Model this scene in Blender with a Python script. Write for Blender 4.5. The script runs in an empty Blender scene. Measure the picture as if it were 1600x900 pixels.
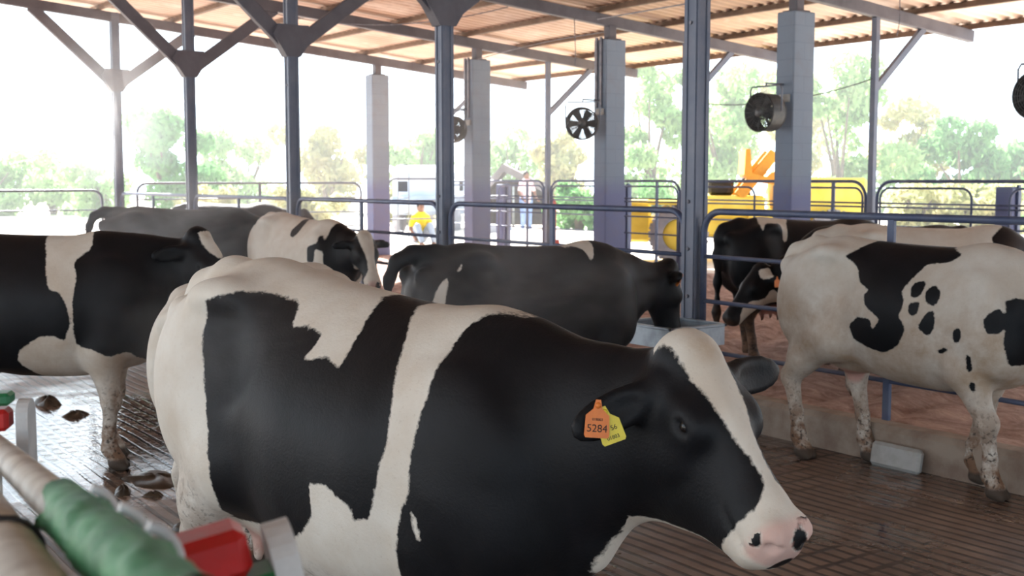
import bpy, math, random
import numpy as np
from mathutils import Vector, Matrix

# ------------------------------------------------------------------ camera, light, exposure
S = bpy.context.scene
COL = S.collection
CAM_H = 1.76
FPX = 1850.0
cam_data = bpy.data.cameras.new('camera')
cam = bpy.data.objects.new('camera', cam_data)
COL.objects.link(cam)
S.camera = cam
VIEW = math.atan2(0.575, 0.818)       # the camera looks 35 degrees to the right of the fence line; world x = across the barn, y = along it
cam.location = (0, 0, CAM_H)
cam.rotation_euler = (math.radians(90) - math.atan(169 / FPX), 0, -VIEW)
def cw(x, y):                         # metres right of / ahead of the standing point -> world
    return (x * math.cos(VIEW) + y * math.sin(VIEW), -x * math.sin(VIEW) + y * math.cos(VIEW))
cam_data.sensor_width = 36
cam_data.lens = 36 * FPX / 1600
cam_data.clip_start = 0.05
cam_data.clip_end = 500
cam_data.dof.use_dof = True
cam_data.dof.focus_distance = 3.7
cam_data.dof.aperture_fstop = 6.3

S.view_settings.view_transform = 'Standard'
S.view_settings.look = 'None'
S.view_settings.gamma = 1
S.view_settings.use_curve_mapping = False
S.view_settings.exposure = -0.97
S.cycles.use_denoising = True
S.cycles.max_bounces = 8
S.cycles.diffuse_bounces = 4
S.cycles.volume_bounces = 1
S.cycles.volume_step_rate = 2.0
S.cycles.sample_clamp_indirect = 6
S.cycles.caustics_reflective = False
S.cycles.caustics_refractive = False

world = bpy.data.worlds.new('sky')
S.world = world
world.use_nodes = True
_bg = world.node_tree.nodes['Background']
_bg.inputs['Color'].default_value = (0.73, 0.87, 1.0, 1)
_bg.inputs['Strength'].default_value = 5.2

sun_data = bpy.data.lights.new('sun', 'SUN')
sun_data.energy = 62.0
sun_data.angle = math.radians(0.6)
sun_data.color = (1.0, 0.975, 0.94)
sun = bpy.data.objects.new('sun', sun_data)
COL.objects.link(sun)
SUN_EL, SUN_AZ = math.radians(38), math.radians(-22) + VIEW   # azimuth from +Y, clockwise
_sd = Vector((math.sin(SUN_AZ) * math.cos(SUN_EL), math.cos(SUN_AZ) * math.cos(SUN_EL), math.sin(SUN_EL)))
sun.rotation_euler = _sd.to_track_quat('Z', 'Y').to_euler()
sun.location = (-12, 30, 24)

# ------------------------------------------------------------------ barn axes: t along the fence line (world y), u across it (world x)
A = np.array((0.0, 1.0)); B = np.array((1.0, 0.0))
P5 = np.array(cw(1.356, 8.8))          # the post beside the trough
YAW = 0.0
BAY = 3.5
def W(t, u, z=0.0):
    p = P5 + A * t + B * u
    return Vector((p[0], p[1], z))
def raft_z(u):                        # underside of the rafters
    return 4.40 - 0.088 * u

# ------------------------------------------------------------------ helpers
def tag(o, label=None, cat=None, group=None, kind=None):
    if label: o['label'] = label
    if cat: o['category'] = cat
    if group: o['group'] = group
    if kind: o['kind'] = kind
    return o
def empty(name, loc, rz=0.0):
    o = bpy.data.objects.new(name, None)
    o.empty_display_size = 0.1
    COL.objects.link(o)
    o.location = loc
    o.rotation_euler = (0, 0, rz)
    return o
def link(name, me, parent=None):
    o = bpy.data.objects.new(name, me)
    COL.objects.link(o)
    if parent is not None: o.parent = parent
    return o
def copy_tree(o, parent=None):
    c = o.copy(); COL.objects.link(c)
    if parent is not None: c.parent = parent
    for ch in list(o.children): copy_tree(ch, c)
    return c

class MB:
    """collects shapes, builds them as ONE mesh object"""
    def __init__(self): self.v = []; self.f = []; self.sm = []
    def add(self, vs, fs, smooth=False):
        b = len(self.v)
        self.v += [tuple(p) for p in vs]
        for f in fs:
            self.f.append([i + b for i in f]); self.sm.append(smooth)
        return self
    def box(self, c, size, rot=None, bevel=0.0):
        hx, hy, hz = (s / 2 for s in size)
        b = min(bevel, hx * .9, hy * .9, hz * .9)
        M = rot if rot is not None else Matrix.Identity(3)
        c = Vector(c)
        if b <= 0:
            vs = [Vector((x, y, z)) for x in (-hx, hx) for y in (-hy, hy) for z in (-hz, hz)]
            fs = [(0,1,3,2),(4,6,7,5),(0,4,5,1),(2,3,7,6),(0,2,6,4),(1,5,7,3)]
            return self.add([c + M @ v for v in vs], fs)
        idx = {}; vs = []
        for sx in (-1, 1):
            for sy in (-1, 1):
                for sz in (-1, 1):
                    for ax in range(3):
                        p = [sx * (hx - b), sy * (hy - b), sz * (hz - b)]
                        p[ax] = (sx * hx, sy * hy, sz * hz)[ax]
                        idx[(sx, sy, sz, ax)] = len(vs); vs.append(c + M @ Vector(p))
        fs = []
        for ax in range(3):
            o1, o2 = [(1, 2), (2, 0), (0, 1)][ax]
            for s in (-1, 1):
                q = []
                for a_, b_ in ((-1, -1), (1, -1), (1, 1), (-1, 1)):
                    k = [0, 0, 0]; k[ax] = s; k[o1] = a_; k[o2] = b_
                    q.append(idx[(k[0], k[1], k[2], ax)])
                fs.append(q if s > 0 else q[::-1])
        for ax in range(3):                      # edges parallel to ax
            o1, o2 = [(1, 2), (2, 0), (0, 1)][ax]
            for a_ in (-1, 1):
                for b_ in (-1, 1):
                    k0 = [0, 0, 0]; k0[o1] = a_; k0[o2] = b_; k1 = k0[:]
                    k0[ax] = -1; k1[ax] = 1
                    q = [idx[(*k0, o1)], idx[(*k1, o1)], idx[(*k1, o2)], idx[(*k0, o2)]]
                    fs.append(q if a_ * b_ < 0 else q[::-1])
        for sx in (-1, 1):
            for sy in (-1, 1):
                for sz in (-1, 1):
                    q = [idx[(sx, sy, sz, a)] for a in range(3)]
                    fs.append(q if sx * sy * sz > 0 else q[::-1])
        return self.add(vs, fs)
    def bar(self, p0, p1, w, h, up=(0, 0, 1), bevel=0.0):
        p0, p1 = Vector(p0), Vector(p1)
        d = p1 - p0; L = d.length; d.normalize()
        s = d.cross(Vector(up))
        if s.length < 1e-4: s = d.cross(Vector((1, 0, 0)))
        s.normalize(); u = s.cross(d)
        R = Matrix((d, -s, u)).transposed()
        return self.box((p0 + p1) / 2, (L, w, h), R, bevel)
    def tube(self, pts, r, n=10, caps=True, smooth=True):
        pts = [Vector(p) for p in pts]
        rs = r if isinstance(r, (list, tuple)) else [r] * len(pts)
        vs = []; fs = []
        prev = None
        for i, p in enumerate(pts):
            d = (pts[min(i + 1, len(pts) - 1)] - pts[max(i - 1, 0)]).normalized()
            if prev is None:
                a = d.cross(Vector((0, 0, 1)))
                if a.length < 1e-3: a = d.cross(Vector((1, 0, 0)))
            else:
                a = prev - d * prev.dot(d)
            a.normalize(); prev = a; b = d.cross(a)
            for k in range(n):
                an = 2 * math.pi * k / n
                vs.append(p + (a * math.cos(an) + b * math.sin(an)) * rs[i])
        for i in range(len(pts) - 1):
            for k in range(n):
                fs.append((i * n + k, i * n + (k + 1) % n, (i + 1) * n + (k + 1) % n, (i + 1) * n + k))
        self.add(vs, fs, smooth)
        if caps:
            m = len(self.v) - len(vs)
            self.f.append([m + k for k in range(n)][::-1]); self.sm.append(False)
            self.f.append([m + (len(pts) - 1) * n + k for k in range(n)]); self.sm.append(False)
        return self
    def lathe(self, prof, M=None, n=20, smooth=True):
        """prof: (r, z) pairs; M: 4x4 placing"""
        M = M or Matrix.Identity(4)
        vs = []; fs = []
        for r, z in prof:
            for k in range(n):
                a = 2 * math.pi * k / n
                vs.append(M @ Vector((r * math.cos(a), r * math.sin(a), z)))
        for i in range(len(prof) - 1):
            for k in range(n):
                fs.append((i * n + k, i * n + (k + 1) % n, (i + 1) * n + (k + 1) % n, (i + 1) * n + k))
        return self.add(vs, fs, smooth)
    def prism(self, poly, p0, ax, ay, az, depth, smooth=False):
        """extrude a 2D polygon (ax, ay axes) by depth along az"""
        p0, ax, ay, az = Vector(p0), Vector(ax), Vector(ay), Vector(az)
        n = len(poly)
        a = [p0 + ax * x + ay * y for x, y in poly]
        b = [p + az * depth for p in a]
        fs = [list(range(n))[::-1], list(range(n, 2 * n))]
        fs += [[i, (i + 1) % n, n + (i + 1) % n, n + i] for i in range(n)]
        return self.add(a + b, fs, smooth)
    def build(self, name, m, parent=None):
        me = bpy.data.meshes.new(name)
        me.from_pydata(self.v, [], self.f)
        me.polygons.foreach_set('use_smooth', self.sm)
        me.materials.append(m)
        me.update()
        return link(name, me, parent)

def fast_mesh(name, V, Q, m, smooth=True):
    """numpy arrays (quads or tris) to a mesh"""
    me = bpy.data.meshes.new(name)
    k = Q.shape[1]
    me.vertices.add(len(V)); me.vertices.foreach_set('co', np.ascontiguousarray(V, dtype=np.float32).ravel())
    me.loops.add(Q.size); me.loops.foreach_set('vertex_index', np.ascontiguousarray(Q, dtype=np.int32).ravel())
    me.polygons.add(len(Q))
    me.polygons.foreach_set('loop_start', np.arange(0, Q.size, k, dtype=np.int32))
    me.polygons.foreach_set('use_smooth', np.full(len(Q), smooth))
    me.materials.append(m)
    me.update(calc_edges=True)
    me.validate()
    return me

# ------------------------------------------------------------------ materials
class NT:
    def __init__(self, name):
        self.m = bpy.data.materials.new(name); self.m.use_nodes = True
        self.t = self.m.node_tree; self.n = self.t.nodes; self.n.clear()
        self.out = self.n.new('ShaderNodeOutputMaterial')
    def __call__(self, typ, **kw):
        nd = self.n.new('ShaderNode' + typ)
        ins = kw.pop('ins', {})
        for k, v in kw.items(): setattr(nd, k, v)
        for k, v in ins.items():
            if hasattr(v, 'is_linked') or isinstance(v, bpy.types.NodeSocket): self.t.links.new(v, nd.inputs[k])
            else: nd.inputs[k].default_value = v
        return nd
    def math(self, op, a, b=None, clamp=False):
        nd = self('Math', operation=op, use_clamp=clamp)
        for i, v in enumerate((a, b)):
            if v is None: continue
            if isinstance(v, bpy.types.NodeSocket): self.t.links.new(v, nd.inputs[i])
            else: nd.inputs[i].default_value = v
        return nd.outputs[0]
    def mix(self, f, a, b, blend='MIX'):
        nd = self('Mix', data_type='RGBA', blend_type=blend)
        for i, v in ((0, f), (6, a), (7, b)):
            if isinstance(v, bpy.types.NodeSocket): self.t.links.new(v, nd.inputs[i])
            elif i == 0: nd.inputs[i].default_value = v
            else: nd.inputs[i].default_value = (*v, 1)
        return nd.outputs[2]
    def noise(self, vec, scale, detail=4, rough=.55, dist=0.0):
        nd = self('TexNoise', ins={'Scale': scale, 'Detail': detail, 'Roughness': rough, 'Distortion': dist})
        if vec is not None: self.t.links.new(vec, nd.inputs['Vector'])
        return nd.outputs[0]
    def ramp(self, f, lo, hi, clamp=True):
        nd = self('MapRange', clamp=clamp, ins={'From Min': lo, 'From Max': hi})
        self.t.links.new(f, nd.inputs['Value'])
        return nd.outputs[0]
    def obj(self): return self('TexCoord').outputs['Object']
    def bump(self, h, strength=.3, dist=.01, normal=None):
        nd = self('Bump', ins={'Strength': strength, 'Distance': dist})
        self.t.links.new(h, nd.inputs['Height'])
        if normal is not None: self.t.links.new(normal, nd.inputs['Normal'])
        return nd.outputs[0]
    def bsdf(self, color, rough=.6, metal=0.0, normal=None, spec=.5, **kw):
        nd = self('BsdfPrincipled')
        for k, v in (('Base Color', color), ('Roughness', rough), ('Metallic', metal), ('Specular IOR Level', spec), *kw.items()):
            if isinstance(v, bpy.types.NodeSocket): self.t.links.new(v, nd.inputs[k])
            elif k in ('Base Color', 'Emission Color') : nd.inputs[k].default_value = (*v, 1)
            else: nd.inputs[k].default_value = v
        if normal is not None: self.t.links.new(normal, nd.inputs['Normal'])
        self.t.links.new(nd.outputs[0], self.out.inputs['Surface'])
        return nd

def simple(name, col, col2=None, rough=.6, metal=0.0, scale=6.0, bump=.15, spec=.4):
    """two tones mottled by noise, light bump"""
    g = NT(name); v = g.obj()
    n1 = g.noise(v, scale, 5, .6)
    c = g.mix(g.ramp(n1, .4, .66), col, col2 or tuple(x * .7 for x in col))
    g.bsdf(c, rough, metal, g.bump(g.noise(v, scale * 8, 3), bump, .004), spec)
    return g.m

M = {}
M['steel'] = simple('blue_grey_painted_steel', (.115, .135, .185), (.16, .17, .21), .45, 0.2, 4)
M['rail'] = simple('blue_painted_rail', (.07, .09, .165), (.11, .13, .19), .42, .15, 5)
M['galv'] = simple('galvanised_rail', (.13, .15, .19), (.19, .21, .25), .45, .2, 7)
M['rafter'] = simple('grey_brown_painted_beam', (.125, .12, .14), (.09, .085, .10), .6, 0, 3)
M['purlin'] = simple('dark_purlin', (.13, .085, .06), (.20, .13, .09), .7, 0, 3)
M['conduit'] = simple('grey_conduit', (.22, .22, .25), (.12, .12, .15), .5, 0, 9)
M['black'] = simple('black_plastic', (.015, .015, .017), (.03, .03, .032), .45, 0, 9)
M['white_paint'] = simple('chipped_white_paint', (.62, .59, .53), (.42, .38, .33), .45, 0, 14)
M['cap'] = simple('grey_white_plastic', (.42, .42, .42), (.56, .56, .55), .5, 0, 10)
M['red'] = simple('red_plastic', (.50, .012, .012), (.36, .015, .012), .35, 0, 8)
M['green'] = simple('green_plastic', (.01, .16, .06), (.015, .11, .04), .35, 0, 8)
M['fan_grey'] = simple('dusty_fan_steel', (.12, .12, .12), (.06, .06, .065), .5, .4, 10)
M['fan_dark'] = simple('dark_fan_drum', (.02, .02, .022), (.05, .045, .04), .55, 0, 9)
M['trough'] = simple('galvanised_trough', (.34, .38, .42), (.24, .27, .30), .35, .5, 8)
M['dung'] = simple('wet_dung', (.035, .022, .014), (.06, .04, .025), .3, 0, 20, .5)
M['curb'] = simple('dirty_concrete', (.36, .29, .23), (.24, .17, .13), .7, 0, 5, .5)
M['block'] = simple('pale_concrete_block', (.45, .45, .43), (.36, .35, .32), .6, 0, 12)
M['yellow'] = simple('machine_yellow', (.90, .70, .12), (.80, .58, .08), .5, 0, 3)
M['orange'] = simple('rusty_orange_steel', (.75, .33, .04), (.55, .25, .04), .6, 0, 4)
M['tyre'] = simple('grey_dusty_tyre', (.24, .24, .27), (.34, .33, .35), .8, 0, 5)
M['canopy'] = simple('pale_blue_tarpaulin', (.50, .58, .70), (.62, .68, .76), .5, 0, 1)
M['tent'] = simple('grey_brown_tarpaulin', (.16, .13, .12), (.24, .20, .19), .8, 0, 2)
M['truck'] = simple('grey_blue_vehicle_paint', (.25, .30, .38), (.34, .38, .44), .4, 0, 2)
M['glass'] = simple('dark_window_glass', (.03, .035, .04), (.05, .05, .055), .1, 0, 2, 0)
M['bark'] = simple('grey_brown_bark', (.16, .11, .08), (.09, .065, .05), .9, 0, 6, .6)
M['skin'] = simple('brown_skin', (.22, .11, .07), (.18, .09, .055), .5, 0, 8)
M['shirt_yellow'] = simple('yellow_shirt_cloth', (.85, .60, .02), (.75, .5, .02), .8, 0, 8)
M['shirt_pink'] = simple('pale_pink_cloth', (.75, .40, .42), (.8, .65, .65), .8, 0, 5)
M['jeans'] = simple('blue_denim_cloth', (.16, .24, .46), (.25, .33, .55), .8, 0, 8)
M['hair'] = simple('dark_hair', (.015, .012, .01), (.03, .025, .02), .6, 0, 20)
M['barrel'] = simple('faded_red_barrel', (.55, .10, .08), (.45, .12, .11), .5, 0, 4)

def pillar_mat():
    g = NT('painted_block_pillar'); v = g.obj()
    br = g('TexBrick', ins={'Scale': 1.0, 'Mortar Size': .006, 'Brick Width': 40.0, 'Row Height': .2,
                            'Color1': (.22, .27, .34, 1), 'Color2': (.205, .255, .325, 1), 'Mortar': (.19, .235, .30, 1)})
    sw = g('Mapping', ins={'Rotation': (math.pi / 2, 0, 0)}); g.t.links.new(v, sw.inputs[0])
    g.t.links.new(sw.outputs[0], br.inputs[0])
    n1 = g.noise(v, 2.2, 5, .6)
    sep = g('SeparateXYZ'); g.t.links.new(v, sep.inputs[0])
    zz = g.math('ADD', sep.outputs[2], g.math('MULTIPLY', n1, .35))
    low = g.math('SUBTRACT', 1.0, g.ramp(zz, 1.75, 2.0))           # painted violet-blue dado
    c = g.mix(g.math('MULTIPLY', low, .85), br.outputs[0], (.15, .17, .31))
    c = g.mix(g.math('MULTIPLY', g.ramp(g.noise(v, 5, 5, .65), .5, .75), .35), c, (.20, .19, .20))
    g.bsdf(c, .75, 0, g.bump(g.noise(v, 30, 3), .25, .006), .25)
    return g.m
M['pillar'] = pillar_mat()

PUD = np.array(cw(-2.75, 7.9)) - P5      # floor object's own axes start at the trough post
PUDDLES = [(*(np.array(cw(x, y)) - P5), r) for x, y, r in ((1.80, 7.9, .20), (2.35, 7.2, .26), (2.05, 6.45, .17), (1.50, 5.9, .26), (2.5, 6.65, .28), (2.1, 6.9, .16), (1.62, 7.4, .22), (1.9, 5.75, .22), (2.75, 6.2, .25))]
def floor_mat():
    g = NT('wet_grooved_concrete'); v = g.obj()
    sep = g('SeparateXYZ'); g.t.links.new(v, sep.inputs[0])
    x, y = sep.outputs[0], sep.outputs[1]
    warp = g.math('MULTIPLY', g.math('SUBTRACT', g.noise(v, 1.3, 3), .5), .05)
    xx = g.math('ADD', x, warp)
    groove = g.math('SINE', g.math('MULTIPLY', xx, 2 * math.pi / .085))
    g1 = g.ramp(groove, -.95, -.25)                                # 0 in the groove
    cross = g.math('SINE', g.math('MULTIPLY', g.math('ADD', y, warp), 2 * math.pi / .16))
    g2 = g.ramp(cross, -.98, -.6)
    cz = g.ramp(g.noise(v, .35, 2), .52, .56)                      # some bays are cross-cut
    g2 = g.math('MAXIMUM', g2, g.math('SUBTRACT', 1.0, cz))
    grooves = g.math('MULTIPLY', g1, g2)
    big = g.noise(v, .9, 5, .6)
    fine = g.noise(v, 9, 6, .7)
    fill = g.ramp(big, .46, .60)                                   # slurry filling the grooves
    h = g.math('MAXIMUM', grooves, g.math('MULTIPLY', fill, .55))
    h = g.math('ADD', g.math('MULTIPLY', h, .8), g.math('MULTIPLY', fine, .35))
    dirt = g.ramp(g.noise(v, 2.3, 6, .65), .38, .66)
    c = g.mix(dirt, (.15, .10, .075), (.27, .19, .145))
    c = g.mix(g.math('SUBTRACT', 1.0, grooves), c, (.06, .04, .032))
    wet = g.ramp(g.noise(v, .8, 5, .6), .44, .62)
    # the wide puddle on the camera side of the left cow
    px_ = g('VectorMath', operation='DISTANCE'); g.t.links.new(v, px_.inputs[0]); px_.inputs[1].default_value = (PUD[0], PUD[1], 0)
    pud = g.math('SUBTRACT', 1.0, g.ramp(g.math('ADD', px_.outputs['Value'], g.math('MULTIPLY', g.noise(v, 1.6, 5, .7), 2.6)), 2.7, 3.3))
    for qx, qy, qr in PUDDLES:
        ds = g('VectorMath', operation='DISTANCE'); g.t.links.new(v, ds.inputs[0]); ds.inputs[1].default_value = (qx, qy, 0)
        q1 = g.math('SUBTRACT', 1.0, g.ramp(g.math('ADD', ds.outputs['Value'], g.math('MULTIPLY', g.math('SUBTRACT', g.noise(v, 7, 4, .65), .5), qr * 2.4)), qr * .75, qr * 1.15))
        pud = g.math('MAXIMUM', pud, q1)
    wet = g.math('MAXIMUM', wet, pud)
    rough = g.math('ADD', .05, g.math('MULTIPLY', g.math('SUBTRACT', 1.0, wet), .42))
    rough = g.math('ADD', rough, g.math('MULTIPLY', g.math('MULTIPLY', fine, .12), g.math('SUBTRACT', 1.0, pud)))
    h = g.math('MULTIPLY', h, g.math('SUBTRACT', 1.0, g.math('MULTIPLY', pud, .72)))
    h = g.math('ADD', h, g.math('MULTIPLY', g.math('MULTIPLY', g.noise(v, 14, 3, .6), pud), .30))
    nb = g.bump(h, .55, .012)
    g.bsdf(c, rough, 0, nb, .5)
    return g.m
M['floor'] = floor_mat()

def bed_mat():
    g = NT('reddish_bedding'); v = g.obj()
    mp = g('Mapping', ins={'Scale': (1.0, .40, 1.0), 'Rotation': (0, 0, .5)}); g.t.links.new(v, mp.inputs[0])
    n1 = g.noise(mp.outputs[0], 7, 8, .72, .8)
    c = g.mix(g.ramp(n1, .36, .64), (.27, .155, .12), (.62, .43, .35))
    c = g.mix(g.math('MULTIPLY', g.ramp(g.noise(v, 22, 4, .7), .55, .75), .5), c, (.74, .58, .50))
    g.bsdf(c, .9, 0, g.bump(n1, .8, .05), .15)
    return g.m
M['bed'] = bed_mat()

def yard_mat():
    g = NT('pale_dusty_yard'); v = g.obj()
    n1 = g.noise(v, .5, 6, .65)
    c = g.mix(g.ramp(n1, .35, .65), (.64, .55, .47), (.76, .69, .61))
    g.bsdf(c, .95, 0, g.bump(g.noise(v, 6, 5), .4, .03), .1)
    return g.m
M['yard'] = yard_mat()

def roof_mat():
    g = NT('rusty_corrugated_sheet'); v = g.obj()
    mp = g('Mapping', ins={'Scale': (.35, 1.0, 1.0)}); g.t.links.new(v, mp.inputs[0])
    n1 = g.noise(mp.outputs[0], 2.0, 6, .65)
    c = g.mix(g.ramp(n1, .35, .65), (.80, .60, .46), (.62, .44, .35))
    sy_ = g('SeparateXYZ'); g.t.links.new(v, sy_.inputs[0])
    rib_shade = g.ramp(g.math('SINE', g.math('MULTIPLY', sy_.outputs[1], 2 * math.pi / .19)), -.2, .9)
    c = g.mix(g.math('MULTIPLY', rib_shade, .55), c, (.30, .19, .14))  # rust-toned stripes painted in to stand for shading along the ribs
    c = g.mix(g.math('MULTIPLY', g.ramp(g.noise(v, 1.1, 4, .6), .56, .7), .6), c, (.80, .70, .62))
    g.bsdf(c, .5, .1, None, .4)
    return g.m
M['roof'] = roof_mat()

def leaf_mat(name, c1, c2):
    g = NT(name); v = g.obj()
    c = g.mix(g.ramp(g.noise(v, 1.2, 3), .35, .65), c1, c2)
    d = g('BsdfDiffuse'); t = g('BsdfTranslucent')
    g.t.links.new(c, d.inputs[0]); g.t.links.new(c, t.inputs[0])
    mx = g('MixShader', ins={0: .5}); g.t.links.new(d.outputs[0], mx.inputs[1]); g.t.links.new(t.outputs[0], mx.inputs[2])
    g.t.links.new(mx.outputs[0], g.out.inputs['Surface'])
    return g.m
M['leaf_a'] = leaf_mat('pale_green_leaves', (.24, .40, .15), (.36, .48, .22))
M['leaf_b'] = leaf_mat('mid_green_leaves', (.12, .28, .10), (.20, .36, .14))
M['leaf_c'] = leaf_mat('dry_olive_leaves', (.36, .38, .18), (.50, .44, .22))

def coat_mat(dirt=1.0, black=(.0045, .0048, .006)):
    """hide: attribute coat >0 black, <0 white; pink skin, hoof and mud masks are attributes too"""
    g = NT('cow_hide'); v = g.obj()
    at = lambda n: g('Attribute', attribute_name=n).outputs['Fac']
    coat = at('coat')
    e = g.math('MULTIPLY', g.math('SUBTRACT', g.noise(v, 55, 4, .7), .5), .022)
    e2 = g.math('MULTIPLY', g.math('SUBTRACT', g.noise(v, 14, 3, .6), .5), .016)
    f = g.ramp(g.math('ADD', coat, g.math('ADD', e, e2)), -.0035, .0035)
    n1 = g.noise(v, 4.5, 5, .6)
    white = g.mix(g.ramp(n1, .35, .68), (.70, .66, .585), (.60, .53, .44))
    white = g.mix(g.math('MULTIPLY', g.ramp(g.noise(v, 90, 2), .62, .75), .25), white, (.42, .33, .25))
    blk = g.mix(g.ramp(g.noise(v, 6, 4), .4, .7), black, tuple(x * 1.7 for x in black))
    c = g.mix(f, white, blk)
    c = g.mix(g.math('MULTIPLY', g.math('MULTIPLY', at('stain'), g.math('SUBTRACT', 1.0, f)), g.ramp(g.noise(v, 5.5, 5, .65), .34, .66)), c, (.36, .23, .125))
    mud = g.math('MULTIPLY', g.math('MULTIPLY', at('mud'), g.ramp(g.noise(v, 9, 5, .7), .30, .56)), dirt)
    c = g.mix(mud, c, (.20, .115, .07))
    sp = g.math('MULTIPLY', g.math('MULTIPLY', at('mud'), g.ramp(g.noise(v, 42, 3, .6), .56, .62)), .85)
    c = g.mix(sp, c, (.045, .032, .025))
    pk = g.math('MULTIPLY', at('pink'), 1.0)
    c = g.mix(pk, c, (.60, .30, .25))
    c = g.mix(at('hoof'), c, (.075, .055, .042))
    hair = g.noise(v, 130, 2, .6)
    nb = g.bump(g.math('ADD', g.math('MULTIPLY', hair, .35), g.noise(v, 11, 4, .6)), .28, .008)
    g.bsdf(c, g.math('SUBTRACT', .62, g.math('MULTIPLY', f, .10)), 0, nb, .22)
    return g.m
M['hide'] = coat_mat()
M['eye'] = simple('dark_wet_eye', (.008, .006, .005), (.012, .009, .008), .08, 0, 5, 0)
# ------------------------------------------------------------------ cows: one continuous skin per animal, grown from a blended distance field
def pchip(x, xs, ys):
    """monotone-ish cubic through the points"""
    xs = np.asarray(xs, float); ys = np.asarray(ys, float)
    d = np.diff(ys) / np.diff(xs)
    m = np.zeros_like(ys); m[0] = d[0]; m[-1] = d[-1]
    for i in range(1, len(ys) - 1):
        m[i] = 0 if d[i - 1] * d[i] <= 0 else 2 * d[i - 1] * d[i] / (d[i - 1] + d[i])
    xc = np.clip(x, xs[0], xs[-1])
    i = np.clip(np.searchsorted(xs, xc) - 1, 0, len(xs) - 2)
    h = xs[i + 1] - xs[i]; t = (xc - xs[i]) / h
    return ((2*t**3 - 3*t**2 + 1) * ys[i] + (t**3 - 2*t**2 + t) * h * m[i]
            + (-2*t**3 + 3*t**2) * ys[i + 1] + (t**3 - t**2) * h * m[i + 1])

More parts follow.
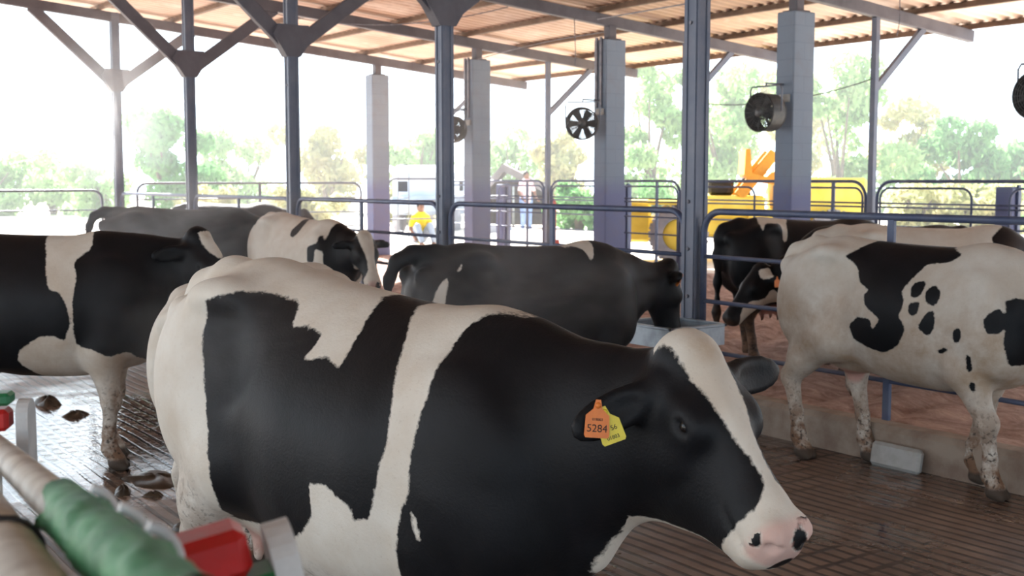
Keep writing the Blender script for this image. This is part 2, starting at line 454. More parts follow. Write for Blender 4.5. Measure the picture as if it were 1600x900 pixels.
class Field:
    def __init__(self, lo, hi, h):
        self.lo = np.array(lo, float); self.h = h
        self.n = np.ceil((np.array(hi) - self.lo) / h).astype(int) + 1
        self.F = np.full(self.n, 10.0, np.float32)
        self.ax = [self.lo[i] + h * np.arange(self.n[i]) for i in range(3)]
    def region(self, lo, hi, k):
        pad = k + 3 * self.h
        sl = []
        for i in range(3):
            a = int(np.clip(math.floor((lo[i] - pad - self.lo[i]) / self.h), 0, self.n[i] - 1))
            b = int(np.clip(math.ceil((hi[i] + pad - self.lo[i]) / self.h) + 1, a + 1, self.n[i]))
            sl.append(slice(a, b))
        sl = tuple(sl)
        X = self.ax[0][sl[0]][:, None, None]; Y = self.ax[1][sl[1]][None, :, None]; Z = self.ax[2][sl[2]][None, None, :]
        return sl, X, Y, Z
    def put(self, sl, d, k, sub=False):
        a = self.F[sl]; d = d.astype(np.float32)
        if sub:
            d = -d
            hh = np.maximum(k - np.abs(a - d), 0) / k
            self.F[sl] = np.maximum(a, d) + hh * hh * k * .25
        else:
            hh = np.maximum(k - np.abs(a - d), 0) / k
            self.F[sl] = np.minimum(a, d) - hh * hh * k * .25
    def cone(self, p, q, r0, r1, k=.04, lat=1.0):
        """tapered limb from p to q; lat < 1 makes it narrower sideways (y)"""
        p = np.array(p, float); q = np.array(q, float); r = max(r0, r1)
        sl, X, Y, Z = self.region(np.minimum(p, q) - r, np.maximum(p, q) + r, k)
        d = q - p; L2 = d[0]**2 + (d[1] / lat)**2 + d[2]**2 + 1e-9
        t = np.clip(((X - p[0]) * d[0] + (Y - p[1]) * d[1] / lat**2 + (Z - p[2]) * d[2]) / L2, 0, 1)
        dist = np.sqrt((X - p[0] - t * d[0])**2 + ((Y - p[1] - t * d[1]) / lat)**2 + (Z - p[2] - t * d[2])**2)
        self.put(sl, dist - (r0 + (r1 - r0) * t), k)
    def chain(self, pts, rs, k=.04, lat=1.0):
        for i in range(len(pts) - 1): self.cone(pts[i], pts[i + 1], rs[i], rs[i + 1], k, lat)
    def ell(self, c, r, R=None, k=.04, sub=False):
        c = np.array(c, float); r = np.array(r, float)
        R = np.eye(3) if R is None else np.array(R)          # columns = axes
        ext = np.sqrt(((R * r[None, :])**2).sum(1))
        sl, X, Y, Z = self.region(c - ext, c + ext, k)
        q = [((X - c[0]) * R[0, j] + (Y - c[1]) * R[1, j] + (Z - c[2]) * R[2, j]) for j in range(3)]
        k0 = np.sqrt(sum((q[j] / r[j])**2 for j in range(3))) + 1e-6
        k1 = np.sqrt(sum((q[j] / r[j]**2)**2 for j in range(3))) + 1e-6
        self.put(sl, k0 * (k0 - 1) / k1, k, sub)
    def loft(self, xs, top, bot, wid, O, R, n=2.4, ridge=.25, k=.05, belly=.1):
        """body of superelliptic sections along a straight axis; O origin, R columns = (along, side, up)"""
        O = np.array(O, float); R = np.array(R)
        cs = []
        for x in (xs[0], xs[-1]):
            for y in (-max(wid), max(wid)):
                for z in (min(bot), max(top)): cs.append(O + R @ np.array((x, y, z)))
        cs = np.array(cs)
        sl, X, Y, Z = self.region(cs.min(0), cs.max(0), k)
        X = X - O[0]; Y = Y - O[1]; Z = Z - O[2]
        a = X * R[0, 0] + Y * R[1, 0] + Z * R[2, 0]
        b = X * R[0, 1] + Y * R[1, 1] + Z * R[2, 1]
        c = X * R[0, 2] + Y * R[1, 2] + Z * R[2, 2]
        f = loft_value(a, b, c, xs, top, bot, wid, n, ridge, belly)
        self.put(sl, f, k)
    def mesh(self):
        F = self.F; h = self.h
        s = F < 0
        nx, ny, nz = F.shape
        off = [(i, j, k) for i in (0, 1) for j in (0, 1) for k in (0, 1)]
        view = lambda arr, o: arr[o[0]:nx - 1 + o[0], o[1]:ny - 1 + o[1], o[2]:nz - 1 + o[2]]
        anyi = np.zeros((nx - 1, ny - 1, nz - 1), bool); alli = np.ones_like(anyi)
        for o in off:
            w = view(s, o); anyi |= w; alli &= w
        act = anyi & ~alli
        idx = np.argwhere(act)
        cid = np.full(act.shape, -1, np.int32); cid[act] = np.arange(len(idx))
        val = {o: F[idx[:, 0] + o[0], idx[:, 1] + o[1], idx[:, 2] + o[2]].astype(float) for o in off}
        acc = np.zeros((len(idx), 3)); cnt = np.zeros(len(idx))
        for o in off:
            for ax in range(3):
                if o[ax]: continue
                o2 = list(o); o2[ax] = 1; o2 = tuple(o2)
                a, b = val[o], val[o2]
                cr = (a < 0) != (b < 0)
                t = np.where(cr, a / np.where(cr, a - b, 1), 0)
                for c in range(3):
                    acc[:, c] += np.where(cr, (t if c == ax else o[c]), 0)
                cnt += cr
        V = self.lo + h * (idx + acc / cnt[:, None])
        quads = []
        for ax in range(3):
            b_, c_ = (ax + 1) % 3, (ax + 2) % 3
            sa = [slice(None)] * 3; sb = [slice(None)] * 3
            sa[ax] = slice(0, -1); sb[ax] = slice(1, None)
            e = s[tuple(sa)] != s[tuple(sb)]
            p = np.argwhere(e)
            p = p[(p[:, b_] > 0) & (p[:, c_] > 0) & (p[:, b_] < F.shape[b_] - 1) & (p[:, c_] < F.shape[c_] - 1)]
            q = []
            for db, dc in ((-1, -1), (0, -1), (0, 0), (-1, 0)):
                c = p.copy(); c[:, b_] += db; c[:, c_] += dc
                q.append(cid[c[:, 0], c[:, 1], c[:, 2]])
            q = np.stack(q, 1)
            flip = ~s[p[:, 0], p[:, 1], p[:, 2]]
            q[flip] = q[flip][:, ::-1]
            quads.append(q)
        Q = np.concatenate(quads)
        Q = Q[(Q >= 0).all(1)]
        # keep to the largest smooth skin: two rounds of neighbour averaging
        for lam in (.5, -.3, .5):
            sm = np.zeros_like(V); cn = np.zeros(len(V))
            for a in range(4):
                np.add.at(sm, Q[:, a], V[Q[:, (a + 1) % 4]]); np.add.at(cn, Q[:, a], 1)
                np.add.at(sm, Q[:, (a + 1) % 4], V[Q[:, a]]); np.add.at(cn, Q[:, (a + 1) % 4], 1)
            V = V + lam * (sm / np.maximum(cn, 1)[:, None] - V)
        return V, Q

def loft_value(a, b, c, xs, top, bot, wid, n, ridge, belly):
    tp = pchip(a, xs, top); bt = pchip(a, xs, bot); w = np.maximum(pchip(a, xs, wid), .01)
    zc = (tp + bt) / 2; hh = np.maximum((tp - bt) / 2, .01)
    v = (c - zc) / hh
    we = w * (1 - ridge * np.clip(v, 0, 1)**2 - belly * np.clip(-v, 0, 1)**2)
    g = ((np.abs(b) / we)**n + np.abs(v)**n)**(1 / n)
    f = (g - 1) * np.minimum(we, hh)
    over = np.maximum(np.maximum(xs[0] - a, a - xs[-1]), 0)
    return np.where(over > 0, np.sqrt(np.maximum(f, 0)**2 + over**2) + np.minimum(f, 0) * 0, f)

def poly_sd(P, poly):
    """signed distance of 2D points to a closed polygon, negative inside"""
    poly = np.array(poly, float); n = len(poly)
    d = np.full(len(P), 1e9); ins = np.zeros(len(P), bool)
    for i in range(n):
        a = poly[i]; b = poly[(i + 1) % n]; e = b - a
        w = P - a
        t = np.clip((w @ e) / max(e @ e, 1e-12), 0, 1)
        q = w - t[:, None] * e
        d = np.minimum(d, (q**2).sum(1))
        c = ((a[1] <= P[:, 1]) & (b[1] > P[:, 1])) | ((b[1] <= P[:, 1]) & (a[1] > P[:, 1]))
        xi = a[0] + (P[:, 1] - a[1]) / (b[1] - a[1] if abs(b[1] - a[1]) > 1e-12 else 1e-12) * e[0]
        ins ^= c & (P[:, 0] < xi)
    d = np.sqrt(d)
    return np.where(ins, -d, d)

def rounded(poly, n=2):
    P = np.array(poly, float)
    n, w = (2, .2) if len(P) < 9 else (1, .13)
    for _ in range(n):
        N = np.roll(P, -1, 0)
        P = np.stack((P * (1 - w) + N * w, P * w + N * (1 - w)), 1).reshape(-1, 2)
    return P

def hash3(P, s):
    """cheap smooth value for breaking up edges"""
    return (np.sin(P[:, 0] * s + 1.3 * np.sin(P[:, 2] * s * .7)) + np.sin(P[:, 2] * s * 1.3 + 1.1 * np.sin(P[:, 1] * s * .9 + 2)) + np.sin(P[:, 1] * s * 1.1 + P[:, 0] * s * .6)) / 3

# torso stations: x, top, bottom, half width (metres, 1.42 m tall animal)
TORSO = [(-.86, 1.20, .98, .07), (-.80, 1.29, .86, .17), (-.68, 1.37, .74, .235), (-.48, 1.415, .66, .275),
         (-.28, 1.395, .60, .295), (-.02, 1.38, .55, .34), (.24, 1.375, .54, .345), (.44, 1.39, .56, .305),
         (.60, 1.375, .60, .265), (.72, 1.31, .66, .215), (.82, 1.18, .76, .10)]
HEAD = [(-.04, .015, -.09, .055), (.02, .05, -.19, .095), (.11, .065, -.235, .113), (.19, .06, -.235, .112),
        (.29, .045, -.205, .088), (.39, .032, -.175, .075), (.47, .028, -.158, .083), (.54, .012, -.146, .085), (.585, -.03, -.10, .05)]

def cow(name, label, pos, ang, s=1.0, res=.02, poll=(1.15, 0, 1.30), pitch=50, yaw=0, feet=None,
        front_drop=0.0, ear_v=(-.10, .88, -.32), ear_l=None, hs=1.0, jaw=1.0, neck_up=-.01, deep=0.0, coat=None, head='blaze', tail='down', udder=True, group='Holstein cows in the barn',
        parts=True, neck_r=(.30, .215, .15), fat=1.0, blaze=None, nose='pink', mud_amt=1.0, lift=0.0, stain=0.0, high_mud=0.0, muz_s=.455):
    feet = feet or {}
    f = lambda k, d: np.array(feet.get(k, d), float)
    FR, FL = f('fr', (.47, -.16)), f('fl', (.40, .16))
    HR, HL = f('hr', (-.58, -.17)), f('hl', (-.50, .17))
    poll = np.array(poll, float)
    de, ya = math.radians(pitch), math.radians(yaw)
    hf = np.array((math.cos(de) * math.cos(ya), math.cos(de) * math.sin(ya), -math.sin(de)))
    hl = np.array((-math.sin(ya), math.cos(ya), 0.0)); hu = np.cross(hf, hl)
    HR_ = np.stack((hf, hl, hu), 1)
    nose_p = poll + hf * .62 * hs
    HD = [(r[0] * hs, r[1] * hs, r[2] * hs * (1 + (jaw - 1) * math.exp(-(max(r[0] - .15, 0) / .36)**2)), r[3] * hs) for r in HEAD]
    lo = (-1.1, -.56 + min(0, poll[1] - .2, nose_p[1] - .2), -.02)
    hi = (max(.9, poll[0] + .25, nose_p[0] + .2), .56 + max(0, poll[1] + .2, nose_p[1] + .2), max(1.5, poll[2] + .15))
    lo = (lo[0], max(lo[1], -1.1), lo[2]); hi = (hi[0], min(hi[1], 1.1), hi[2])
    G = Field(lo, hi, res / s)
    xs = [r[0] for r in TORSO]
    dz = [-front_drop * np.clip((r[0] + .5) / 1.0, 0, 1) for r in TORSO]
    top = [r[1] + d for r, d in zip(TORSO, dz)]; bot = [r[2] + d * .5 - deep * math.exp(-((r[0] + .05) / .5)**2) for r, d in zip(TORSO, dz)]
    wid = [r[3] * fat for r in TORSO]
    G.loft(xs, top, bot, wid, (0, 0, 0), np.eye(3), 2.35, .36, .05, .12)
    fd = front_drop
    for sy in (-1, 1):
        G.ell((-.47, sy * .225 * fat, 1.30), (.09, .05, .045), None, .15)             # hook bone
        G.ell((-.82, sy * .115, 1.215), (.06, .045, .06), None, .06)                    # pin bone
        G.ell((-.40, sy * .30 * fat, 1.15), (.11, .05, .12), None, .12, sub=True)       # hollow flank
        G.ell((-.62, sy * .17, .98), (.23, .12, .30), None, .10)                        # thigh muscle
        G.ell((.52, sy * .20, 1.0 - fd * .7), (.17, .085, .24), None, .10)              # shoulder
        G.ell((.62, sy * .16, .82 - fd * .6), (.12, .10, .14), None, .08)               # point of shoulder
    # neck
    n0 = np.array((.50, 0, 1.06 - fd)); n2 = poll + (hf * .09 - hu * .14) * hs
    n1 = n0 * .52 + n2 * .48 + np.array((0, 0, neck_up))
    G.chain([n0, n1, n2], list(neck_r), .10, .66)
    G.chain([(.60, 0, .80 - fd), (.74, 0, .86 - fd * .9), n1 - np.array((-.03, 0, .14))], [.13, .08, .07], .12, .55)   # dewlap
    # head
    G.loft([r[0] for r in HD], [r[1] for r in HD], [r[2] for r in HD], [r[3] for r in HD], poll, HR_, 2.5, .22, .03, .30)
    hp = lambda a, b, c: poll + HR_ @ (np.array((a, b, c), float) * hs)
    ears = {}
    G.ell(hp(.0, 0, .012), (.06, .075, .05), HR_, .05)                                  # poll knob
    for sy in (-1, 1):
        G.ell(hp(.205, sy * .092, -.015), (.046, .026, .036), HR_, .05)                  # eye socket
        G.ell(hp(.13, sy * .088, -.12), (.10, .03, .09), HR_, .06)                      # cheek
        G.ell(hp(.545, sy * .045, -.02), (.035, .028, .03), HR_, .03)                   # nostril wing
        # ear: a cupped leaf pointing out, a little back and down
        ev = ear_l if (sy > 0 and ear_l) else ear_v
        e0 = np.array((ev[0], sy * ev[1], ev[2])); e0 /= np.linalg.norm(e0)
        en = np.array((.50, sy * .50, .55)); en -= e0 * en.dot(e0); en /= np.linalg.norm(en)
        ew = np.cross(en, e0)
        RE = HR_ @ np.stack((e0, ew, en), 1)
        ec = hp(.055, sy * .088, -.05)
        ears[sy] = (ec, RE)
        G.chain([ec, ec + RE[:, 0] * .09], [.034, .03], .03)
        G.ell(ec + RE[:, 0] * .135, (.108, .050, max(.020, 1.5 * res / s)), RE, .03)
        G.ell(ec + RE[:, 0] * .14 + RE[:, 2] * .028, (.075, .036, .020), RE, .015, sub=True)
    if res < .016:
        for sy in (-1, 1):
            G.ell(hp(.574, sy * .052, -.030), (.022, .017, .011), HR_, .012, sub=True)  # nostril
            G.ell(hp(.206, sy * .124, -.022), (.022, .012, .010), HR_, .012, sub=True)   # eye opening
            G.ell(hp(.49, sy * .084, -.090), (.085, .010, .006), HR_, .010, sub=True)   # mouth line
    # legs
    for (fx, fy), sy in ((FR, -1), (FL, 1)):
        G.chain([(.52, sy * .17, .90 - fd * .6), (.45, sy * .19, .72), (fx * .75 + .47 * .25 + .015, fy * .7 + sy * .055, .42)], [.13, .098, .056], .07)
        kx, ky = fx * .75 + .47 * .25 + .015, fy * .7 + sy * .055
        G.ell((kx + .012, ky, .415), (.054, .052, .065), None, .03)
        G.chain([(kx, ky, .40), (fx, fy, .22), (fx, fy, .13)], [.047, .036, .046], .03)
        G.chain([(fx, fy, .13), (fx + .045, fy, .06)], [.044, .048], .03)
        for d in (-.027, .027): G.chain([(fx + .035, fy + d, .045), (fx + .085, fy + d, .022)], [.042, .028], .012)
    for (fx, fy), sy in ((HR, -1), (HL, 1)):
        hx = fx - .075
        G.chain([(-.54, sy * .14, 1.05), (-.40, sy * .20, .80)], [.18, .135], .10, .8)
        G.chain([(-.44, sy * .20, .80), (-.50 * .4 + hx * .6, sy * .09 + fy * .5, .64), (hx, fy, .50)], [.125, .088, .058], .07)
        G.ell((hx - .035, fy, .525), (.04, .034, .06), None, .04)
        G.chain([(hx, fy, .50), (fx - .03, fy, .28), (fx - .01, fy, .14)], [.054, .040, .048], .03)
        G.chain([(fx - .01, fy, .13), (fx + .035, fy, .06)], [.046, .050], .03)
        for d in (-.028, .028): G.chain([(fx + .03, fy + d, .045), (fx + .08, fy + d, .022)], [.044, .029], .012)
    if udder:
        G.ell((-.40, 0, .63 if udder is True else .69), (.20, .155, .14) if udder is True else (.17, .12, .12), None, .08)
        for tx in ((-.48, -.32) if udder is True else ()):
            for ty in (-.075, .075): G.chain([(tx, ty, .53), (tx + .005, ty * 1.15, .455)], [.026, max(.016, res)], .03)
    # tail
    rt = max(.024, 1.15 * res / s)
    if tail == 'down':
        G.chain([(-.70, 0, 1.34), (-.84, 0, 1.30), (-.885, 0, 1.22), (-.90, .01, 1.05), (-.885, .02, .80), (-.885, .02, .62)], [.05, .036, .03, rt, rt, rt], .09)
        G.chain([(-.885, .02, .64), (-.89, .02, .52), (-.885, .025, .36)], [rt, .045, .018], .03)
    elif tail == 'arched':
        G.chain([(-.70, 0, 1.35), (-.84, 0, 1.36), (-.95, 0, 1.31), (-1.0, 0, 1.20), (-1.02, 0, 1.02), (-1.01, 0, .80)], [.05, .036, .03, rt, rt, rt], .08)
    Fz = G.ax[2][None, None, :]
    G.F = np.maximum(G.F, (-Fz).astype(np.float32))
    V, Q = G.mesh()
    # ---- colours of the hide, fixed to the animal
    q = (V - poll) @ HR_ / hs
    hv = loft_value(q[:, 0], q[:, 1], q[:, 2], [r[0] / hs for r in HD], [r[1] / hs for r in HD], [r[2] / hs for r in HD], [r[3] / hs for r in HD], 2.5, .22, .3)
    ear = (np.abs(q[:, 1]) > .115) & (q[:, 0] < .16) & (q[:, 0] > -.16) & (np.abs(q[:, 2]) < .2)
    is_head = ((hv < .035) & (q[:, 0] > .0)) | ear
    side = V[:, (0, 2)].copy()
    base, layers = coat if coat else (-1, [])
    val = np.full(len(V), .2 * base)
    for colr, poly in layers:
        sd = poly_sd(side, rounded(poly))
        val = np.maximum(val, -sd) if colr == 'b' else np.minimum(val, sd)
    if head == 'blaze':
        bl = blaze or [(-.06, .085), (.02, .080), (.10, .070), (.2, .055), (.30, .040), (.40, .044), (.47, .09), (.6, .2)]
        wv = np.interp(q[:, 0], [b[0] for b in bl], [b[1] for b in bl])
        hvv = wv - np.abs(q[:, 1]) * 1.0                          # >0 white on the face
        hvv = np.where(q[:, 2] > -.05, hvv, -.2)
        bt = np.interp(q[:, 0], [r[0] / hs for r in HD], [r[2] / hs for r in HD])
        muz = np.maximum(q[:, 0] - muz_s, np.where(q[:, 0] > .02, bt + .020 - q[:, 2], -.2))
        hb = -np.maximum(np.maximum(hvv, muz), -.2)
        hb = np.where(ear, .15, hb)
        up = (q[:, 0] > -.07) & (q[:, 0] < .62) & (hv < .06)
        val = np.where(is_head | (up & (q[:, 2] > -.02)), hb, val)
    elif head == 'white':
        val = np.where(is_head & ~ear, -.15, val)
    elif head == 'black':
        val = np.where(is_head, .15, val)
    elif head == 'star':
        sd = np.sqrt(((q[:, 0] - .07) / 2.2)**2 + (q[:, 1])**2) - .06
        val = np.where(is_head & (q[:, 2] > -.03), sd, np.where(is_head, .15, val))
        val = np.where(is_head & (q[:, 0] > .47), -.1, val)
    pink = np.clip((q[:, 0] - .515) / .03, 0, 1) * np.clip((q[:, 2] + .105) / .02, 0, 1) * (hv < .05) * .60
    blot = hash3(q + 3.1, 46)
    val = np.where((q[:, 0] > .53) & (hv < .05) & (q[:, 2] > -.12), np.maximum(val, (blot - .12 + 7.0 * np.clip(q[:, 1], -.03, .05)) * .05 if nose == 'pink' else .1), val)
    pink = np.where(val > 0, 0, pink)
    if udder:
        k_ = 1.0 if udder is True else .62
        ud = np.sqrt(((V[:, 0] + .40) / (.22 * k_))**2 + (V[:, 1] / (.17 * k_))**2 + ((V[:, 2] - .58) / (.18 * k_))**2)
        pink = np.maximum(pink, np.clip((1.0 - ud) / .25, 0, 1) * (V[:, 2] < .64) * .7)
    hoof = np.clip((.075 - V[:, 2]) / .012, 0, 1)
    mud = np.clip((.62 - V[:, 2]) / .40, 0, 1) * mud_amt
    kn = np.sqrt((V[:, 0] - .53)**2 + ((np.abs(V[:, 1]) - .165) / 1.2)**2 + (V[:, 2] - .41)**2)
    mud = np.maximum(mud, np.clip((.10 - kn) / .05, 0, 1) * .8 * mud_amt)
    mud = np.maximum(mud, high_mud * np.clip((-.42 - V[:, 0]) / .1, 0, 1) * np.clip((.85 - V[:, 2]) / .2, 0, 1) * .45)
    stn = stain * np.clip(1.25 - np.abs(V[:, 2] - .78) / .42, 0, 1)
    knob = np.sqrt((q[:, 0] - .03)**2 + (q[:, 1])**2 + (q[:, 2] - .06)**2)
    stn = np.maximum(stn, .75 * np.clip((.07 - knob) / .05, 0, 1))
    me = fast_mesh(name, V * s, Q, M['hide'])
    for nm, arr in (('coat', val), ('pink', pink), ('hoof', hoof), ('mud', mud), ('stain', stn)):
        at = me.attributes.new(nm, 'FLOAT', 'POINT'); at.data.foreach_set('value', np.ascontiguousarray(arr, dtype=np.float32))
    o = link(name, me)
    wx, wy = cw(*pos)
    o.location = (wx, wy, lift); o.rotation_euler = (0, 0, math.radians(ang) - VIEW)
    tag(o, label, 'cow', group)
    if parts:                                                     # eyes set into their sockets
        for sy in (-1, 1):
            c = hp(.206, sy * .0985, -.022) * s
            eb = MB().lathe([(.0001, -.021), (.012, -.018), (.019, -.010), (.022, 0), (.019, .010), (.012, .018), (.0001, .021)],
                            Matrix.Translation(c) @ Matrix.Scale(s, 4), 16)
            eb.build('eye', M['eye'], o)
    return o, ears, s
# ------------------------------------------------------------------ the setting: floor, bedding, yard, roof (local axes: x = u, y = t)
def plan(name, u0, u1, t0, t1, nu, nt, zf, m):
    us = np.linspace(u0, u1, nu); ts = np.linspace(t0, t1, nt)
    U, T = np.meshgrid(us, ts, indexing='ij')
    Z = zf(U, T)
    V = np.stack((U, T, Z), -1).reshape(-1, 3)
    i = np.arange(nu * nt).reshape(nu, nt)
    Q = np.stack((i[:-1, :-1], i[1:, :-1], i[1:, 1:], i[:-1, 1:]), -1).reshape(-1, 4)
    o = link(name, fast_mesh(name, V, Q, m))
    o.location = (P5[0], P5[1], 0); o.rotation_euler = (0, 0, YAW)
    return o
rng = np.random.default_rng(4)
def waves(U, T, n, kmin, kmax, seed, sx=1.0):
    r = np.random.default_rng(seed); z = np.zeros_like(U)
    for _ in range(n):
        k = r.uniform(kmin, kmax); a = r.uniform(0, 2 * math.pi)
        z += np.sin(U * k * math.cos(a) * sx + T * k * math.sin(a) + r.uniform(0, 6.28)) / k
    return z / math.sqrt(n)
tag(plan('floor', -15, .02, -19, 15.5, 70, 130, lambda U, T: 0 * U + .004 * waves(U, T, 8, 2, 6, 1) - .002, M['floor']), kind='structure')
def bedz(U, T):
    base = .30 * np.clip((U - .8) / 4.2, 0, 1)
    f = np.abs(waves(U, T, 10, 5, 16, 7, .5)) * .55 + waves(U, T, 8, 2, 5, 9) * .05
    return base + np.clip(f, -.1, .25) * np.clip(U / .5, 0, 1) * .7 - .02
tag(plan('ground_bedding', .12, 6.9, -10, 14.2, 150, 420, bedz, M['bed']), kind='structure')
def yardz(U, T):
    return np.where((U < 6.9) & (T < 14.2), -.35, np.where(U < 0, np.clip(.02 + (T - 14.6) * .03, -.02, .3), .30)) + .05 * waves(U, T, 6, .2, .9, 12) * (np.abs(U) > 10)
tag(plan('ground_yard', -70, 80, -16, 90, 151, 107, yardz, M['yard']), kind='structure')

# corrugated roof sheet, ribs running down the slope
def roof():
    t = np.arange(-19, 14.75, .0475)
    u = np.array([-15, -10.5, -6, -2, 2, 5.5, 8.62])  # sheet lengthened unseen on the camera side to cut ambient light from behind
    U, T = np.meshgrid(u, t, indexing='ij')
    Z = raft_z(U) + .16 + .075 + .022 * np.cos(T * 2 * math.pi / .19) + .014
    V = np.stack((U, T, Z), -1).reshape(-1, 3)
    i = np.arange(U.size).reshape(U.shape)
    Q = np.stack((i[:-1, :-1], i[:-1, 1:], i[1:, 1:], i[1:, :-1]), -1).reshape(-1, 4)
    o = link('ceiling', fast_mesh('ceiling', V, Q, M['roof']))
    sol = o.modifiers.new('sheet', 'SOLIDIFY'); sol.thickness = .004; sol.offset = 1
    o.location = (P5[0], P5[1], 0); o.rotation_euler = (0, 0, YAW)
    return o
tag(roof(), kind='structure')

# kerb under the near fence
kb = MB()
kb.prism([(-.09, -.05), (.09, -.05), (.09, .20), (.06, .235), (-.06, .235), (-.09, .20)], (0, -12, 0), (1, 0, 0), (0, 0, 1), (0, 1, 0), 26.5)
k = kb.build('kerb', M['curb']); k.location = (P5[0], P5[1], 0); k.rotation_euler = (0, 0, YAW)
tag(k, 'low dirty concrete kerb running under the blue rail fence', 'kerb')

# ------------------------------------------------------------------ frames: rafters, purlins, posts, pillars
FR = [14.0, 10.5, 7.0, 3.5, 0.0, -3.5, -7.0]
for i, t in enumerate(FR):
    mb = MB()
    a, b = Vector((-14.9, 0, raft_z(-14.9) + .08)), Vector((8.55, 0, raft_z(8.55) + .08))
    mb.bar(a, b, .10, .16, bevel=.008)
    r = mb.build('rafter', M['rafter']); r.location = W(t, 0); r.rotation_euler = (0, 0, YAW)
    lab = ['long sloping rafter at the far end of the barn roof', 'long sloping rafter over the second post from the far end',
           'long sloping rafter over the third post from the far end', 'long sloping rafter over the second nearest post, ending at the upper right',
           'long sloping rafter over the post at the trough', 'long sloping rafter over the camera side of the barn', 'long sloping rafter behind the camera'][i]
    tag(r, lab, 'roof beam', 'rafters of the barn roof')
pu = np.concatenate((np.arange(-14.0, 8.0, 1.25), [8.47]))
for i, u in enumerate(pu):
    mb = MB(); mb.box((0, -2.2, 0), (.07, 33.4, .075), bevel=.006)
    # welded cleats under the purlin where it crosses a rafter
    r = mb.build('purlin', M['purlin']); r.location = W(0, u, raft_z(u) + .16 + .0375); r.rotation_euler = (0, 0, YAW)
    tag(r, 'purlin along the outer right edge of the roof' if i == len(pu) - 1 else 'dark purlin under the rusty corrugated roof', 'roof beam', 'purlins of the barn roof')

post_lab = {0: 'hazy steel post with two knee braces at the far left', 1: 'steel post with wide knee braces, second from the left',
            2: 'steel post rising behind the white cow, third from the left', 3: 'steel post left of the pillar nearest it, behind the dark cow\'s rump',
            4: 'tall blue steel post beside the water trough, in the middle of the fence', 5: 'steel post of the fence right of the spotted cow'}
def steel_post(i, t):
    root = empty('steel_post', W(t, 0), YAW)
    h = raft_z(0) + .16
    mb = MB()
    mb.box((0, 0, h / 2), (.125, .125, h), bevel=.006)
    mb.build('shaft', M['steel'], root)
    g = MB()                                                # channel lips that leave a groove up the faces
    for sx in (-1, 1):
        g.box((sx * .046, -.0665, h / 2), (.034, .010, h - .02), bevel=.002)
        g.box((-.0665, sx * .046, h / 2), (.010, .034, h - .02), bevel=.002)
    g.build('lip', M['steel'], root)
    bp = MB(); bp.box((0, 0, .25), (.24, .24, .03), bevel=.004)
    for a in (-1, 1):
        for b in (-1, 1): bp.lathe([(.0, .02), (.016, .02), (.016, 0)], Matrix.Translation((a * .095, b * .095, .262)), 6, False)
    bp.build('base_plate', M['steel'], root)
    for sg in (-1, 1):
        br = MB(); zt = raft_z(sg * 1.32) + .01
        br.bar((sg * .04, 0, 3.36), (sg * 1.34, 0, zt + .03), .09, .17, bevel=.006)
        br.build('knee_brace', M['rafter'], root)
    pl = MB(); pl.prism([(-.09, 3.24), (.09, 3.24), (.26, 3.50), (.20, 3.62), (-.20, 3.62), (-.26, 3.50)], (0, -.075, 0), (1, 0, 0), (0, 0, 1), (0, 1, 0), .150)
    pl.build('gusset', M['rafter'], root)
    for z in (.9, 1.25, 1.6, 2.9):
        bo = MB(); bo.lathe([(0, .012), (.014, .012), (.014, 0)], Matrix.Translation((-.0625, 0.0, z)) @ Matrix.Rotation(-math.pi / 2, 4, 'Y'), 6, False)
        bo.build('bolt', M['conduit'], root)
    tag(root, post_lab[i], 'post', 'steel posts along the near fence')
for i, t in enumerate(FR[:6]): steel_post(i, t)

pil_lab = ['leftmost painted concrete pillar, at the far end of the barn', 'painted concrete pillar with a conduit, behind the dark cow', 'painted concrete pillar with a fan on its left, mid-right',
           'nearest painted concrete pillar, with the round fan on its left', 'painted concrete pillar outside the right edge with a fan']
def pillar(i, t):
    root = empty('concrete_pillar', W(t, 5.0), YAW)
    mb = MB(); mb.box((0, 0, 1.88), (.37, .28, 3.78), bevel=.012); mb.build('shaft', M['pillar'], root)
    s = MB(); s.box((0, 0, 3.87), (.13, .13, .22), bevel=.005); s.box((0, 0, 3.78), (.24, .22, .02)); s.build('stub_column', M['rafter'], root)
    if i in (1, 2):
        c = MB(); c.box((-.20, .06, 3.3), (.03, .05, 1.0), bevel=.004); c.box((-.20, -.04, 3.3), (.03, .05, 1.0), bevel=.004)
        c.build('conduit', M['conduit'], root)
    if i >= 1:
        b = MB(); b.box((-.20, -.02, 2.74 if i > 1 else 2.72), (.03, .16, .09), bevel=.005); b.build('bracket_plate', M['block'], root)
    tag(root, pil_lab[i], 'pillar', 'concrete pillars in the bedding')
for i, t in enumerate(FR[:5]): pillar(i, t)

thin_lab = ['thin outer roof post behind the conduit pillar', 'thin outer roof post with a red barrel beside it', 'thin outer roof post just left of the tall blue post', 'thin outer roof post with a brace, right of the nearest pillar', 'thin outer roof post beyond the right edge']
for i, t in enumerate(FR[:5]):
    root = empty('outer_post', W(t, 6.5), YAW)
    h = raft_z(6.5)
    mb = MB(); mb.box((0, 0, h / 2), (.08, .08, h), bevel=.004); mb.build('shaft', M['steel'], root)
    br = MB(); br.bar((.02, 0, 2.93), (.98, 0, raft_z(7.5) + .02), .06, .09, bevel=.004); br.build('brace', M['steel'], root)
    bp = MB(); bp.box((0, 0, .34), (.2, .2, .03), bevel=.004); bp.build('base_plate', M['steel'], root)
    tag(root, thin_lab[i], 'post', 'thin outer roof posts')

